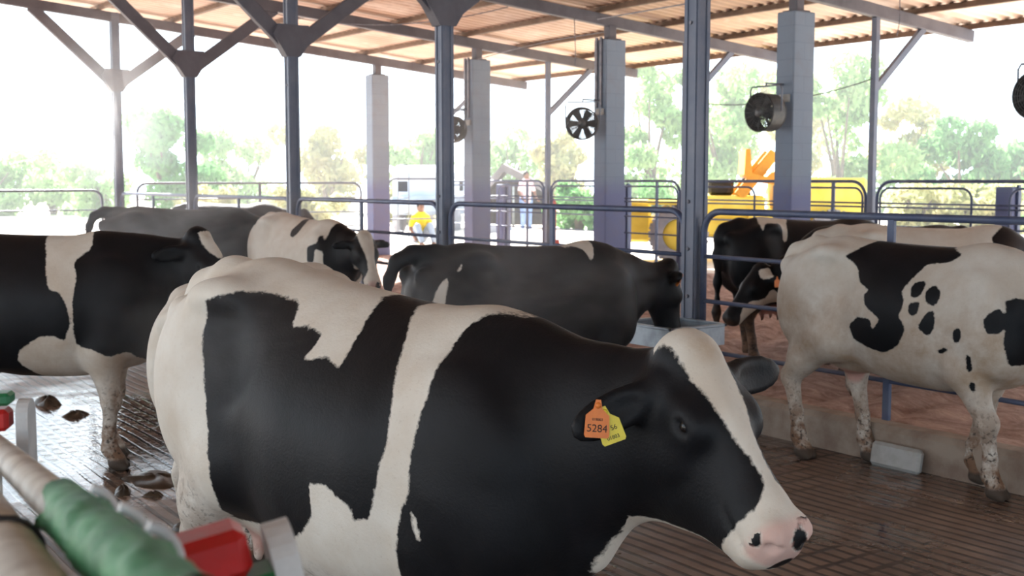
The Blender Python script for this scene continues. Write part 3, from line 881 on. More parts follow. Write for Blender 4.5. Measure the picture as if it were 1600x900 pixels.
# ------------------------------------------------------------------ rail panels
def arc_panel(mb, x0, x1, ztop, zbot, r, rad, close_bottom=False, n=6):
    """bent tube: up one end, along the top, down the other"""
    pts = [(x0, 0, zbot)]
    for k in range(n + 1):
        a = math.pi - k * math.pi / 2 / n
        pts.append((x0 + rad + rad * math.cos(a), 0, ztop - rad + rad * math.sin(a)))
    for k in range(n + 1):
        a = math.pi / 2 - k * math.pi / 2 / n
        pts.append((x1 - rad + rad * math.cos(a), 0, ztop - rad + rad * math.sin(a)))
    pts.append((x1, 0, zbot))
    if close_bottom: pts.append((x0, 0, zbot)); pts[-1] = (x0 + .001, 0, zbot)
    mb.tube(pts, r, 10)
def rail_panel(label, group, org, rz, L, ztop, rails, zbot, r=.024, rr=.014, mids=(.5,), rad=.16, inner=None, mat='rail'):
    root = empty('rail_panel', org, rz)
    m = MB(); arc_panel(m, 0, L, ztop, zbot, r, rad); m.build('frame', M[mat], root)
    for z in rails:
        q = MB(); q.tube([(0, 0, z), (L, 0, z)], rr, 8); q.build('rail', M[mat], root)
    for f in mids:
        q = MB(); q.box((L * f, 0, (ztop + zbot) / 2), (.05, .03, ztop - zbot - .02), bevel=.003); q.build('upright', M[mat], root)
    if inner:
        for a, b in inner:
            q = MB(); arc_panel(q, a, b, ztop - .085, zbot, .015, .14); q.build('inner_hoop', M[mat], root)
    tag(root, label, 'fence panel', group)
    return root
AYAW = math.atan2(A[1], A[0])
near_lab = ['blue rail fence panel between the two farthest left posts', 'blue rail fence panel behind the dark cows on the left', 'blue rail fence panel behind the white cow',
            'blue rail fence panel just left of the tall blue post', 'blue rail fence panel behind the spotted cow on the right', 'blue rail fence panel past the spotted cow']
for i in range(6):
    t1, t0 = (FR[i], FR[i + 1])
    if i == 5: continue
    rail_panel(near_lab[i], 'near rail fence', W(t0 + .10, 0), AYAW, BAY - .20, 1.53, (1.20, .87, .50), .24, .025, .016)
rail_panel(near_lab[5], 'near rail fence', W(-7 + .10, 0), AYAW, BAY - .20, 1.53, (1.20, .87, .50), .24, .025, .016)

out_lab = ['outer rail fence panel at the far left bay', 'outer rail fence panel left of the red barrel', 'outer rail fence panel in front of the loader wheel', 'outer rail fence panel in front of the yellow machine', 'outer rail fence panel at the right edge', 'outer rail fence panel beyond the right edge']
for i in range(5):
    t0 = FR[i + 1] if i < 5 else -10.5
    rail_panel(out_lab[i], 'outer rail fence', W(t0 + .09, 6.5, .0), AYAW, BAY - .18, 1.74, (1.46, 1.41, 1.17, .90, .62), .36, .022, .012,
               (.16,) if i != 4 else (.3,), .22, [(1.95, 3.27), (.05, 1.45)], 'rail')
    st = empty('stub_pillar', W(t0 + 1.70, 6.72), YAW)
    m = MB(); m.box((0, 0, .98), (.20, .22, 1.40), bevel=.012); m.build('shaft', M['pillar'], st)
    m = MB(); m.box((0, -.13, 1.05), (.05, .03, 1.3), bevel=.004); m.build('fixing_strip', M['rail'], st)
    tag(st, ['short painted stub pillar behind the far outer panel', 'short painted stub pillar behind the outer panel left of the barrel', 'short painted stub pillar just left of the mid-right pillar',
             'short painted stub pillar in front of the orange bucket', 'short dark blue stub pillar at the right'][i], 'pillar', 'stub pillars of the outer fence')
# end fence across the far end
BYAW = YAW
rail_panel('galvanised rail gate across the far end, left of the leftmost pillar', 'end rail fence', W(14.15, .35, .0), BYAW, 4.35, 1.70, (1.42, 1.15, .88, .6), .34, .022, .013, (.52,), .18, None, 'galv')
rail_panel('galvanised rail gate with a bent top, right of the leftmost pillar', 'end rail fence', W(14.15, 5.3, .0), BYAW, 1.25, 1.78, (1.35, .98), .62, .022, .013, (), .16, None, 'galv')
rail_panel('galvanised rail gate at the far left, past the hazy post', 'end rail fence', W(14.15, -3.0, .0), BYAW, 2.75, 1.58, (1.25, .92), .1, .022, .012, (), .16, None, 'galv')
COAT = {}
COAT['main'] = (-1, [
    ('b', [(-0.459, 1.292), (-0.408, 1.318), (-0.351, 1.325), (-0.171, 1.301), (-0.133, 1.235), (-0.069, 1.244), (0.009, 1.225), (-0.008, 1.157), (0.073, 1.174), (0.140, 1.149), (0.142, 1.179), (0.134, 1.238), (0.103, 1.305), (-0.026, 1.398), (0.107, 1.392), (0.251, 1.391), (0.221, 1.312), (0.249, 1.298), (0.305, 1.241), (0.342, 1.169), (0.375, 1.106), (0.397, 1.013), (0.374, 0.911), (0.342, 0.789), (0.292, 0.776), (0.286, 0.817), (0.184, 0.858), (0.126, 0.849), (0.127, 0.766), (0.058, 0.692), (-0.015, 0.658), (-0.185, 0.625), (-0.271, 0.627), (-0.472, 0.596), (-0.386, 0.705), (-0.376, 0.808), (-0.402, 0.944), (-0.449, 1.080), (-0.481, 1.206)]),
    ('b', [(0.475, 0.944), (0.473, 0.865), (0.443, 0.829), (0.422, 0.732), (0.401, 0.643), (0.350, 0.400), (0.750, 0.400), (0.920, 0.550), (0.809, 0.662), (0.877, 0.756), (0.949, 0.843), (1.350, 0.650), (1.600, 1.600), (0.660, 1.600), (0.611, 1.353), (0.604, 1.302), (0.552, 1.311), (0.505, 1.311), (0.481, 1.276), (0.477, 1.245), (0.482, 1.227), (0.492, 1.166), (0.493, 1.110), (0.483, 1.042)]),
    ('w', [(0.477, 0.838), (0.498, 0.808), (0.505, 0.758), (0.492, 0.757), (0.481, 0.788)]),
    ('b', [(-1.200, 1.200), (-0.872, 1.120), (-0.862, 0.950), (-0.845, 0.300), (-1.200, 0.200)]),
])
COAT['left'] = (1, [
    ('w', [(0.100, 1.470), (0.162, 1.267), (0.198, 1.085), (0.259, 1.067), (0.300, 0.998), (0.317, 0.892), (0.277, 0.788), (0.209, 0.824), (0.141, 0.814), (0.024, 0.741), (-0.006, 0.660), (0.150, 0.500), (0.200, -0.100), (0.900, -0.100), (0.720, 0.580), (0.616, 0.713), (0.505, 0.689), (0.425, 0.737), (0.334, 0.758), (0.328, 0.910), (0.330, 1.012), (0.347, 1.139), (0.324, 1.238), (0.410, 1.310), (0.382, 1.454)]),
])
COAT['right'] = (-1, [
    ('b', [(-0.337, 1.299), (-0.310, 1.333), (-0.180, 1.430), (0.008, 1.430), (0.134, 1.425), (0.391, 1.343), (0.336, 1.299), (0.212, 1.282), (0.189, 1.242), (0.120, 1.136), (0.152, 1.067), (0.131, 0.989), (0.179, 0.920), (0.126, 0.818), (0.011, 0.759), (-0.090, 0.781), (-0.203, 0.813), (-0.233, 0.899), (-0.157, 0.958), (-0.058, 0.953), (-0.044, 0.898), (0.009, 0.959), (-0.101, 1.023), (-0.127, 1.084), (-0.099, 1.120), (-0.180, 1.154), (-0.237, 1.239)]),
    ('b', [(0.177, 1.178), (0.249, 1.197), (0.262, 1.135), (0.227, 1.094), (0.181, 1.101)]),
    ('b', [(0.189, 1.069), (0.253, 1.085), (0.253, 1.021), (0.213, 0.989), (0.184, 1.026)]),
    ('b', [(0.270, 1.146), (0.310, 1.180), (0.369, 1.132), (0.352, 1.071), (0.325, 1.059), (0.276, 1.087)]),
    ('b', [(0.269, 0.973), (0.307, 1.036), (0.346, 1.039), (0.352, 0.936), (0.313, 0.890), (0.255, 0.928)]),
    ('b', [(0.470, 0.958), (0.505, 0.951), (0.503, 0.880), (0.464, 0.865), (0.448, 0.906)]),
    ('b', [(0.357, 0.821), (0.415, 0.841), (0.427, 0.821), (0.365, 0.792)]),
    ('b', [(0.528, 0.811), (0.555, 0.803), (0.553, 0.730), (0.530, 0.703)]),
    ('b', [(0.538, 0.664), (0.557, 0.646), (0.549, 0.591), (0.522, 0.622)]),
    ('b', [(0.630, 1.040), (0.683, 1.073), (0.709, 1.043), (0.700, 1.114), (0.744, 1.129), (0.950, 1.100), (0.950, 0.850), (0.751, 0.760), (0.725, 0.762), (0.709, 0.906), (0.713, 0.965), (0.686, 0.936), (0.636, 0.933), (0.611, 1.001)]),
])
COAT['trough'] = (1, [
    ('w', [(0.287, 1.485), (0.494, 1.472), (0.410, 1.301), (0.369, 1.274), (0.367, 1.346), (0.318, 1.375), (0.220, 1.358)]),
    ('w', [(-0.707, 1.230), (-0.743, 1.093), (-0.754, 0.960), (-0.832, 0.959), (-0.807, 1.093), (-0.773, 1.166)]),
    ('w', [(-0.656, 1.248), (-0.607, 1.301), (-0.614, 1.278), (-0.646, 1.241)]),
])
COAT['white'] = (-1, [
    ('b', [(0.103, 1.188), (0.072, 1.239), (0.096, 1.298), (0.046, 1.360), (0.185, 1.326), (0.234, 1.231), (0.184, 1.158)]),
    ('b', [(0.505, 1.080), (0.624, 1.122), (0.610, 1.191), (0.636, 1.198), (0.687, 1.135), (0.652, 1.299), (0.639, 1.368), (1.300, 1.500), (1.300, 0.600), (0.800, 0.400), (0.742, 0.867), (0.711, 0.918), (0.703, 1.040), (0.626, 1.064), (0.611, 0.916), (0.533, 0.925)]),
])
COAT['pen'] = (1, [
    ('w', [(-0.481, 1.496), (-0.243, 1.489), (-0.138, 1.488), (-0.277, 1.338), (-0.310, 1.187), (-0.341, 1.187), (-0.354, 1.334), (-0.357, 1.356), (-0.504, 1.360), (-0.542, 1.338), (-0.563, 1.286), (-0.572, 1.331)]),
])
COAT['cream'] = (-1, [
    ('b', [(0.441, 1.314), (0.510, 1.367), (0.640, 1.454), (0.708, 1.439), (1.200, 1.500), (1.200, 0.800), (0.606, 1.158), (0.549, 1.158), (0.499, 1.197), (0.495, 1.253), (0.446, 1.262)]),
])

main_cow, main_ears, main_sc = cow('cow', 'large black and white cow nearest the camera, wide white saddle band, two ear tags',
    (-.425, 3.68), -41, 1.06, .010, poll=(1.075, 0, 1.245), pitch=42, yaw=-19, front_drop=.085, deep=.09, hs=.88, jaw=1.95, muz_s=.475, neck_r=(.30, .22, .17),
    blaze=[(-.06, .085), (.02, .074), (.10, .060), (.2, .050), (.28, .036), (.36, .020), (.43, .018), (.47, .05), (.6, .2)], high_mud=1.0,
    ear_v=(.10, .85, -.45), ear_l=(-.1, .95, -.08), neck_up=-.035, coat=COAT.get('main'),
    feet={'hr': (-.60, -.17), 'hl': (-.50, .18), 'fr': (.47, -.16), 'fl': (.42, .16)}, fat=1.06)
left_cow = cow('cow', 'black cow with white girth band standing at the left edge', (-2.95, 7.2), 6, 1.035, .014, poll=(.98, 0, 1.36), pitch=52, yaw=-30, head='star', stain=.5, coat=COAT.get('left'))[0]
right_cow = cow('cow', 'white cow with scattered black spots standing on the right', (2.38, 7.0), -51, 1.0, .012, poll=(1.15, 0, 1.25), pitch=45, coat=COAT.get('right'), head='white', udder='small', stain=.75,
    feet={'hr': (-.68, -.15), 'hl': (-.36, .10), 'fr': (.60, -.14), 'fl': (.35, .12)})[0]
trough_cow, trough_ears, trough_sc = cow('cow', 'dark cow drinking at the metal trough beside the tall blue post', (.10, 7.58), 30, .97, .02, poll=(1.16, 0, 1.20), pitch=80, hs=1.0, tail='arched', head='black', coat=COAT.get('trough') or (1, []), udder=False)
white_cow = cow('cow', 'white cow with dark neck patches standing between the posts', (-2.2, 12.6), -48, 1.0, .025, poll=(1.08, 0, 1.20), pitch=55, yaw=-15, coat=COAT.get('white'), front_drop=.05)[0]
tail_cow = cow('cow', 'dark cow at the far left, tail arched away from its rump', (-3.65, 13.2), 4, 1.04, .025, poll=(1.15, 0, 1.2), pitch=60, tail='arched', head='black', coat=(1, []))[0]
back_cow = cow('cow', 'dark cow far behind the blue rails, only its back in view', (-4.4, 18.6), 8, 1.0, .03, poll=(1.12, 0, 1.25), pitch=50, head='black', coat=(1, []))[0]
hidden_cow = cow('cow', 'pale cow almost hidden behind the nearest cow, only its back in view', (-1.2, 5.85), 75, .94, .02, poll=(1.1, 0, .95), pitch=70, head='white', coat=(-1, []), tail='down')[0]
pen_cow = cow('cow', 'black cow in the bedding behind the fence, white drips on its back', (2.8, 11.25), 12, 1.0, .02, poll=(1.08, 0, 1.25), pitch=50, yaw=20, head='white', coat=COAT.get('pen') or (1, []))[0]
tagged_cow, tagged_ears, tagged_sc = cow('cow', 'black cow behind the rails with an orange ear tag, facing left', (3.25, 10.3), 183, .97, .02, poll=(1.12, 0, 1.02), pitch=48, yaw=20, head='none', coat=(1, [('w', [(1.33, .2), (1.36, .62), (1.28, .74), (1.12, .76), (1.05, .86), (.96, .78), (.95, .70), (1.1, .2)]), ('w', [(1.08, .94), (1.16, .94), (1.17, 1.02), (1.07, 1.04), (1.04, .98)])]))
cream_cow = cow('cow', 'cream white cow behind the spotted one, with a black patch at its neck', (3.3, 9.4), -5, 1.0, .02, poll=(1.05, 0, 1.1), pitch=55, yaw=-25, head='black', coat=COAT.get('cream') or (-1, []))[0]
# ------------------------------------------------------------------ ear tags of the nearest cow (part of the cow)
def text_mesh(txt, size, m, parent, M4, name='printed_number'):
    cu = bpy.data.curves.new(name, 'FONT'); cu.body = txt; cu.size = size; cu.align_x = 'CENTER'; cu.align_y = 'CENTER'; cu.extrude = .0004
    t = bpy.data.objects.new(name, cu); COL.objects.link(t)
    dg = bpy.context.evaluated_depsgraph_get(); dg.update()
    me = bpy.data.meshes.new_from_object(t.evaluated_get(dg))
    bpy.data.objects.remove(t); bpy.data.curves.remove(cu)
    me.transform(M4); me.materials.clear(); me.materials.append(m)
    return link(name, me, parent)
M['tag_orange'] = simple('orange_ear_tag', (.78, .22, .04), (.70, .19, .04), .4, 0, 30)
M['tag_yellow'] = simple('yellow_ear_tag', (.80, .66, .06), (.72, .58, .05), .4, 0, 30)
M['ink'] = simple('black_tag_ink', (.02, .012, .01), (.03, .02, .015), .6, 0, 30)
TAG = [(-.030, 0), (.030, 0), (.030, -.052), (.026, -.058), (-.026, -.058), (-.030, -.052)]
TAG = [(-.006, .040), (.006, .040), (.011, .018), (.029, .002), (.031, -.046), (.027, -.052), (-.027, -.052), (-.031, -.046), (-.029, .002), (-.011, .018)]
def ear_tag(cow_o, ec, RE, s, along, across, mat, txt, tilt, lift=.024):
    """a flag hanging on the ear, facing out of its cup"""
    e0, ew, en = [Vector(RE[:, i]) for i in range(3)]
    up = (Vector((0, 0, 1)) - en * en.z).normalized()
    up = Matrix.Rotation(tilt, 3, en) @ up
    rt = up.cross(en)
    c = (Vector(ec) + e0 * along + ew * across + en * lift) * s
    M4 = Matrix((rt, up, en)).transposed().to_4x4(); M4.translation = c
    mb = MB(); mb.prism(TAG, M4 @ Vector((0, 0, -.0012)), rt, up, en, .0024)
    o = mb.build('ear_tag', M[mat], cow_o)
    pin = MB().lathe([(0, .006), (.006, .005), (.008, 0), (.008, -.006)], M4 @ Matrix.Translation((0, .026, .001)), 12)
    pin.build('tag_button', M[mat], o)
    for i, (ln, sz, dy) in enumerate(txt):
        text_mesh(ln, sz, M['ink'], o, M4 @ Matrix.Translation((0, dy, .0016)))
    return o
_ec, _RE = main_ears[-1]
o = ear_tag(main_cow, _ec, _RE, main_sc, .155, .012, 'tag_yellow', [('IL 56', .017, -.016), ('01803', .013, -.038)], .30, .022)
o['label'] = 'yellow ear tag with small black print'
o = ear_tag(main_cow, _ec, _RE, main_sc, .172, -.012, 'tag_orange', [('018003', .009, -.008), ('5284', .026, -.030)], -.10, .028)
o['label'] = 'orange ear tag with a printed number'
ear_tag(tagged_cow, *tagged_ears[1], tagged_sc, .13, .0, 'tag_orange', [], .1, .03)['label'] = 'orange ear tag'
ear_tag(trough_cow, *trough_ears[-1], trough_sc, .13, .0, 'tag_orange', [], .1, .03)['label'] = 'orange ear tag'

# ------------------------------------------------------------------ trough, kerb block, dung
tr = empty('water_trough', W(-.26, -.47), YAW)
mb = MB()
a, b, h0, h1 = .25, .28, .61, .75
for sx in (-1, 1):
    mb.box((sx * a, 0, (h0 + h1) / 2), (.012, 2 * b, h1 - h0), bevel=.002)
    mb.box((0, sx * b, (h0 + h1) / 2), (2 * a, .012, h1 - h0), bevel=.002)
mb.box((0, 0, h0 + .008), (2 * a, 2 * b, .016))
mb.box((0, -b, h1), (2 * a + .03, .03, .02), bevel=.004); mb.box((0, b, h1), (2 * a + .03, .03, .02), bevel=.004)
mb.box((-a, 0, h1), (.03, 2 * b + .03, .02), bevel=.004); mb.box((a, 0, h1), (.03, 2 * b + .03, .02), bevel=.004)
mb.build('basin', M['trough'], tr)
g = NT('trough_water'); g.bsdf((.05, .06, .06), .03, 0, g.bump(g.noise(g.obj(), 12, 3), .2, .01)); M['water'] = g.m
mb = MB(); mb.box((0, 0, .64), (2 * a - .02, 2 * b - .02, .03)); mb.build('water', M['water'], tr)
mb = MB()
for sy in (-1, 1): mb.box((.05, sy * .18, .31), (.05, .05, .62), bevel=.004)
mb.box((.05, 0, .02), (.20, .5, .03), bevel=.004); mb.build('stand', M['galv'], tr)
mb = MB(); mb.lathe([(0, .012), (.018, .012), (.018, 0)], Matrix.Translation((-a - .006, .12, .68)) @ Matrix.Rotation(-math.pi / 2, 4, 'Y'), 12); mb.build('drain_plug', M['conduit'], tr)
tag(tr, 'galvanised water trough at the foot of the tall blue post', 'water trough')

kbk = MB(); kbk.box((0, 0, .075), (.06, .36, .15), Matrix.Rotation(.18, 3, 'Y'), .02)
o = kbk.build('concrete_block', M['block']); o.location = W(-1.95, -.155, -.005); tag(o, 'pale block leaning on the kerb behind the spotted cow', 'block')

def lump(name, label, x, y, rx, ry, h, seed, group='dung on the wet floor'):
    r = np.random.default_rng(seed); n, m_ = 28, 8
    vs = [(0, 0, h)]; fs = []
    ph = r.uniform(0, 6.28, 6)
    for i in range(1, m_ + 1):
        f = i / m_
        for k in range(n):
            a = 2 * math.pi * k / n
            w = 1 + .16 * math.sin(2 * a + ph[0]) + .12 * math.sin(4 * a + ph[1] + f * 2) + .06 * math.sin(7 * a + ph[2])
            z = h * max(0, 1 - f**2) * (1 + .3 * math.sin(4 * a + ph[3] + f * 5)) - (.004 if i == m_ else 0)
            vs.append((rx * f * w * math.cos(a), ry * f * w * math.sin(a), z))
    for k in range(n): fs.append((0, 1 + k, 1 + (k + 1) % n))
    for i in range(m_ - 1):
        for k in range(n):
            fs.append((1 + i * n + k, 1 + (i + 1) * n + k, 1 + (i + 1) * n + (k + 1) % n, 1 + i * n + (k + 1) % n))
    o = MB().add(vs, fs, True).build(name, M['dung'])
    p = cw(x, y); o.location = (p[0], p[1], 0); o.rotation_euler = (0, 0, r.uniform(0, 6))
    tag(o, label, 'dung', group)
def gx(px, Y): return (px - 800) / FPX * Y
for px, Y, rx, ry, h, lab in [(65, 9.2, .12, .09, .06, 'dark dung lump left of the front leg of the cow at the left edge'), (108, 8.75, .10, .07, .035, 'flat dung lump close beside that cow\'s front leg, at its left'),
        (232, 6.85, .24, .15, .03, 'widest dung pat, between the front hoof and the pale hind leg'), (180, 6.55, .055, .05, .04, 'small dung ball below the front hoof of the left cow'), (228, 6.5, .07, .04, .02, 'small flat dung bit below the widest pat'),
        (255, 8.4, .09, .07, .03, 'dung lump on the grooved strip beside the pale hind leg'), (272, 5.85, .06, .04, .03, 'small dung lump beside the speckled pale shank'), (30, 7.0, .06, .05, .03, 'small dung lump above the red and green latch at the left'), (290, 6.2, .05, .04, .02, 'tiny dung crumb behind the pale hind leg')]:
    lump('dung_pat', lab, gx(px, Y), Y, rx, ry, h, int(px))

# ------------------------------------------------------------------ drum fans hung from the pillars
def fan(t, yaw, label, du=-.50, z=2.56):
    root = empty('drum_fan', W(t, 5.0 + du, z), yaw)
    Rx = Matrix.Rotation(-math.pi / 2, 4, 'Y')                    # lathe axis -> -x (air blows to -x)
    mb = MB(); mb.lathe([(.205, -.11), (.225, -.10), (.225, .10), (.235, .115), (.215, .115), (.212, -.11), (.205, -.11)], Rx, 28); mb.build('drum', M['fan_dark'], root)
    mb = MB()
    for r in (.05, .075, .10, .125, .15, .175, .20, .222):
        pts = [(-.118, r * math.cos(a), r * math.sin(a)) for a in [2 * math.pi * k / 24 for k in range(25)]]
        mb.tube(pts, .004, 5, False)
    for k in range(20):
        a = 2 * math.pi * k / 20; mb.tube([(-.118, .05 * math.cos(a), .05 * math.sin(a)), (-.118, .225 * math.cos(a), .225 * math.sin(a))], .003, 5)
    mb.lathe([(0, .125), (.06, .122), (.06, .112), (0, .112)], Rx, 16)
    mb.build('grille', M['fan_grey'], root)
    mb = MB()
    for r in (.04, .065, .09, .115, .14, .165, .19, .215):
        mb.tube([(.12, r * math.cos(a), r * math.sin(a)) for a in [2 * math.pi * k / 24 for k in range(25)]], .0055, 5, False)
    for k in range(16):
        a = 2 * math.pi * k / 16; mb.tube([(.118, .03 * math.cos(a), .03 * math.sin(a)), (.118, .222 * math.cos(a), .222 * math.sin(a))], .004, 5)
    mb.build('rear_grille', M['fan_grey'], root)
    mb = MB()
    for k in range(6):
        a = 2 * math.pi * k / 6; c, s_ = math.cos(a), math.sin(a)
        vs = []
        for rr, hw in ((.05, .03), (.20, .055)):
            for sg in (-1, 1): vs.append((-.03 + sg * .03, rr * c - sg * hw * s_, rr * s_ + sg * hw * c))
        vs += [(v[0] - .004, v[1], v[2]) for v in vs]
        mb.add(vs, [(0, 1, 3, 2), (4, 6, 7, 5), (0, 2, 6, 4), (1, 5, 7, 3), (2, 3, 7, 6), (0, 4, 5, 1)])
    mb.lathe([(0, .03), (.055, .02), (.055, -.06), (0, -.06)], Rx, 14)
    mb.build('blades', M['fan_grey'], root)
    mb = MB(); mb.lathe([(0, -.05), (.075, -.05), (.075, -.17), (.06, -.19), (0, -.19)], Rx, 14); mb.build('motor', M['fan_dark'], root)
    mb = MB()
    mb.tube([(.0, -.245, 0), (.0, -.25, .26), (.0, -.22, .31), (.0, .22, .31), (.0, .25, .26), (.0, .245, 0)], .010, 8)
    mb.tube([(.0, 0, .31), (0, 0, .345), (.30, 0, .345)] if abs(yaw) < .1 else [(.0, 0, .31), (0, 0, .345), (.30 * math.cos(yaw), -.30 * math.sin(yaw), .345)], .012, 8)
    mb.build('yoke', M['galv'], root)
    tag(root, label, 'fan', 'drum fans on the pillars')
fan(3.5, 0, 'round drum fan hung left of the nearest pillar')
fan(7.0, .75, 'drum fan turned away, hung left of the second nearest pillar')
fan(10.5, .5, 'drum fan on the conduit pillar, half hidden by a steel post', -.5, 2.60)
fan(0, 0, 'drum fan cut off by the right edge of the photo')

# wires and hoses under the roof
def wire(label, pts, r=.006, cat='cable', name='hanging_wire', group=None):
    o = MB().tube(pts, r, 6).build(name, M['conduit']); tag(o, label, cat, group)
def sag(a, b, d, n=14):
    a, b = Vector(a), Vector(b)
    return [a.lerp(b, i / n) - Vector((0, 0, d * 4 * (i / n) * (1 - i / n))) for i in range(n + 1)]
wire('thin wire dangling from the roof right of the nearest pillar', [W(2.4, 5.5, 4.05), W(2.4, 5.52, 3.6), W(2.42, 5.5, 3.42)])
wire('thin wire dangling from the roof left of the second nearest pillar', [W(6.95, 4.3, raft_z(4.3)+.02), W(6.92, 4.3, 3.6), W(6.92, 4.3, 3.35)])
wire('thin wire hanging beside the tall blue post', [W(1.2, 2.6, 4.3), W(1.2, 2.6, 3.75)])
wire('sagging cable between the far posts at the left', sag(W(10.4, 8.4, 2.75), W(15.5, 6.7, 3.5), .25), .008, 'cable', 'overhead_cable')
wire('sagging cable strung along the outer posts at the right', sag(W(7, 6.46, 2.95), W(3.5, 6.46, 3.05), .16), .008, 'cable', 'overhead_cable')
wire('cable looped under the roof over the second post from the far end', sag(W(10.5, 1.2, 4.28), W(7.0, 3.2, 4.1), .22), .007, 'cable', 'roof_cable')
wire('cable strung under the roof from the conduit pillar', sag(W(10.5, 4.9, 3.75), W(7.0, 5.0, 3.9), -.05), .007, 'cable', 'roof_cable')
wire('water pipe under the roof above the nearest pillar', [W(6.8, 4.6, 4.02), W(3.6, 4.6, 4.02), W(-3.0, 4.6, 4.02)], .010, 'pipe', 'mist_pipe')

# ------------------------------------------------------------------ the gate beside the camera, bottom left, out of focus
def cp(x, y, z): p = cw(x, y); return Vector((p[0], p[1], z))
gate = empty('pipe_gate', cp(-1.0, 2.2, 0), 0)
gi = gate.location.copy()
def gp(x, y, z): return cp(x, y, z) - gi
pa, pb = gp(-.967, 2.165, 1.27), gp(-.205, .73, 1.481)
mb = MB(); mb.tube([gp(-1.10, 2.40, 0), gp(-1.10, 2.40, 1.15), gp(-1.08, 2.36, 1.235), pa, pb], .0235, 18); mb.build('upper_pipe', M['white_paint'], gate)
mb = MB(); mb.tube([gp(-1.045, 2.165, 1.235), gp(-.283, .73, 1.446)], .036, 18); mb.build('lower_pipe', M['white_paint'], gate)
d_ = (pb - pa)
mb = MB()
n = 40; L0, L1 = .62, .998
ring = []
for i in range(9):
    f = L0 + (L1 - L0) * i / 8
    c = pa + d_ * f
    ring.append(c)
# the green wrap: a slightly larger sleeve with a torn, scalloped lower edge
ax = d_.normalized(); s1 = ax.cross(Vector((0, 0, 1))).normalized(); s2 = s1.cross(ax)
vs = []; fs = []; nn = 24; nm = 26
for i in range(nm):
    for k in range(nn):
        a = 2 * math.pi * k / nn
        e = .03 * math.sin(a * 2 + 1) + .015 * math.sin(5 * a)
        f = L0 + e + (L1 - L0 - e) * i / (nm - 1)
        r = .0285 + .0016 * math.sin(7 * f * 20 + 3 * a) + .004 * max(0, math.sin(f * 34 + a)) ** 8
        c = pa + d_ * min(f, .999)
        vs.append(c + (s1 * math.cos(a) + s2 * math.sin(a)) * r)
for i in range(nm - 1):
    for k in range(nn): fs.append((i * nn + k, i * nn + (k + 1) % nn, (i + 1) * nn + (k + 1) % nn, (i + 1) * nn + k))
g = NT('green_wrap_tape'); v = g.obj()
g.bsdf(g.mix(g.ramp(g.noise(v, 14, 5), .35, .65), (.02, .14, .05), (.06, .25, .10)), .55, 0, g.bump(g.noise(v, 30, 4), .4, .006), .25); M['tape'] = g.m
o = MB().add(vs, fs, True).build('green_wrap', M['tape'], gate); o['label'] = 'torn green plastic wrap'
for f in (.70, .80, .88):
    c = pa + d_ * f
    mb = MB()
    pts = [c + s1 * (.036 * math.cos(a)) + s2 * (.036 * math.sin(a)) for a in [math.pi * (.62 + .62 * k / 12) for k in range(13)]]
    mb.tube(pts, .005, 8); mb.build('clamp', M['cap'], gate)
mb = MB()
c0 = gp(-1.045, 2.165, 1.235).lerp(gp(-.283, .73, 1.446), .70); c1 = c0 + ax * .012
mb.tube([c0 + s1 * (.0385 * math.cos(a)) + s2 * (.0385 * math.sin(a)) for a in [2 * math.pi * k / 20 for k in range(21)]], .0035, 6)
mb.tube([c0 + s2 * .0385, c0 + s2 * .046 + s1 * .02 - ax * .02, c0 + s2 * .042 + s1 * .03 - ax * .05], .003, 6)
mb.build('wire_tie', M['black'], gate)
tag(gate, 'worn white pipe gate with green wrap, blurred in the bottom left corner', 'gate')

def latch(label, x, y, z, yaw, roll, L, far):
    root = empty('gate_latch', cp(x, y, z), yaw)
    root.rotation_euler = (0, roll, yaw)
    k = L / .13
    def bx(c, sz, name, mat, bv):
        m = MB(); m.box(tuple(a * k for a in c), tuple(a * k for a in sz), None, bv * k); return m.build(name, M[mat], root)
    zr, zg = (0, -.034) if not far else (-.026, .014)
    bx((-.01, 0, zr), (.13, .05, .042), 'red_block', 'red', .008)
    bx((.035 if not far else 0, -.004, zg), (.115 if not far else .12, .046, .024), 'green_block', 'green', .006)
    if not far: bx((.02, -.002, -.058), (.10, .044, .022), 'lower_red_block', 'red', .006)
    m = MB()
    prof = [(-.060, -.075), (.010, -.075)] ; pl = []
    for i in range(13):
        a = -math.pi / 2 + math.pi * i / 12
        pl.append((.045 + .0 * i + .034 * math.cos(a - math.pi / 2 + math.pi / 2) * .0, 0))
    poly = [(-.032, -.14), (.032, -.14)] + [(.032 * math.cos(math.pi * i / 10), -.020 + .032 * math.sin(math.pi * i / 10)) for i in range(11)]
    m.prism([(a * k, b * k) for a, b in poly], (.070 * k, 0, 0), (0, 1, 0), (0, 0, 1), (1, 0, 0), .022 * k)
    m.build('end_plate', M['cap'], root)
    st = MB(); q = root.matrix_basis
    st.tube([(.02 * k, 0, -.065 * k), (.02 * k, 0, -.22 * k)], .014 * k, 10); st.build('stem', M['white_paint'], root)
    tag(root, label, 'latch', None)
latch('red and green plastic latch with a grey end plate, bottom left foreground', -.345, 1.20, 1.362, -VIEW + .35, -.20, .165, False)
latch('green and red latch with a grey plate cut by the left edge', -.965, 2.12, 1.352, -VIEW + .15, .0, .125, True)
# what the latches are bolted to: two gate uprights
for lab, x, y, z in (('white upright under the foreground latch', -.345, 1.20, 1.30), ('white upright at the left edge under the latch', -.98, 2.12, 1.30)):
    o = MB().tube([cp(x, y, 0), cp(x, y, z - .09)], .022, 12).build('gate_upright', M['white_paint']); tag(o, lab, 'gate upright', 'gate uprights')

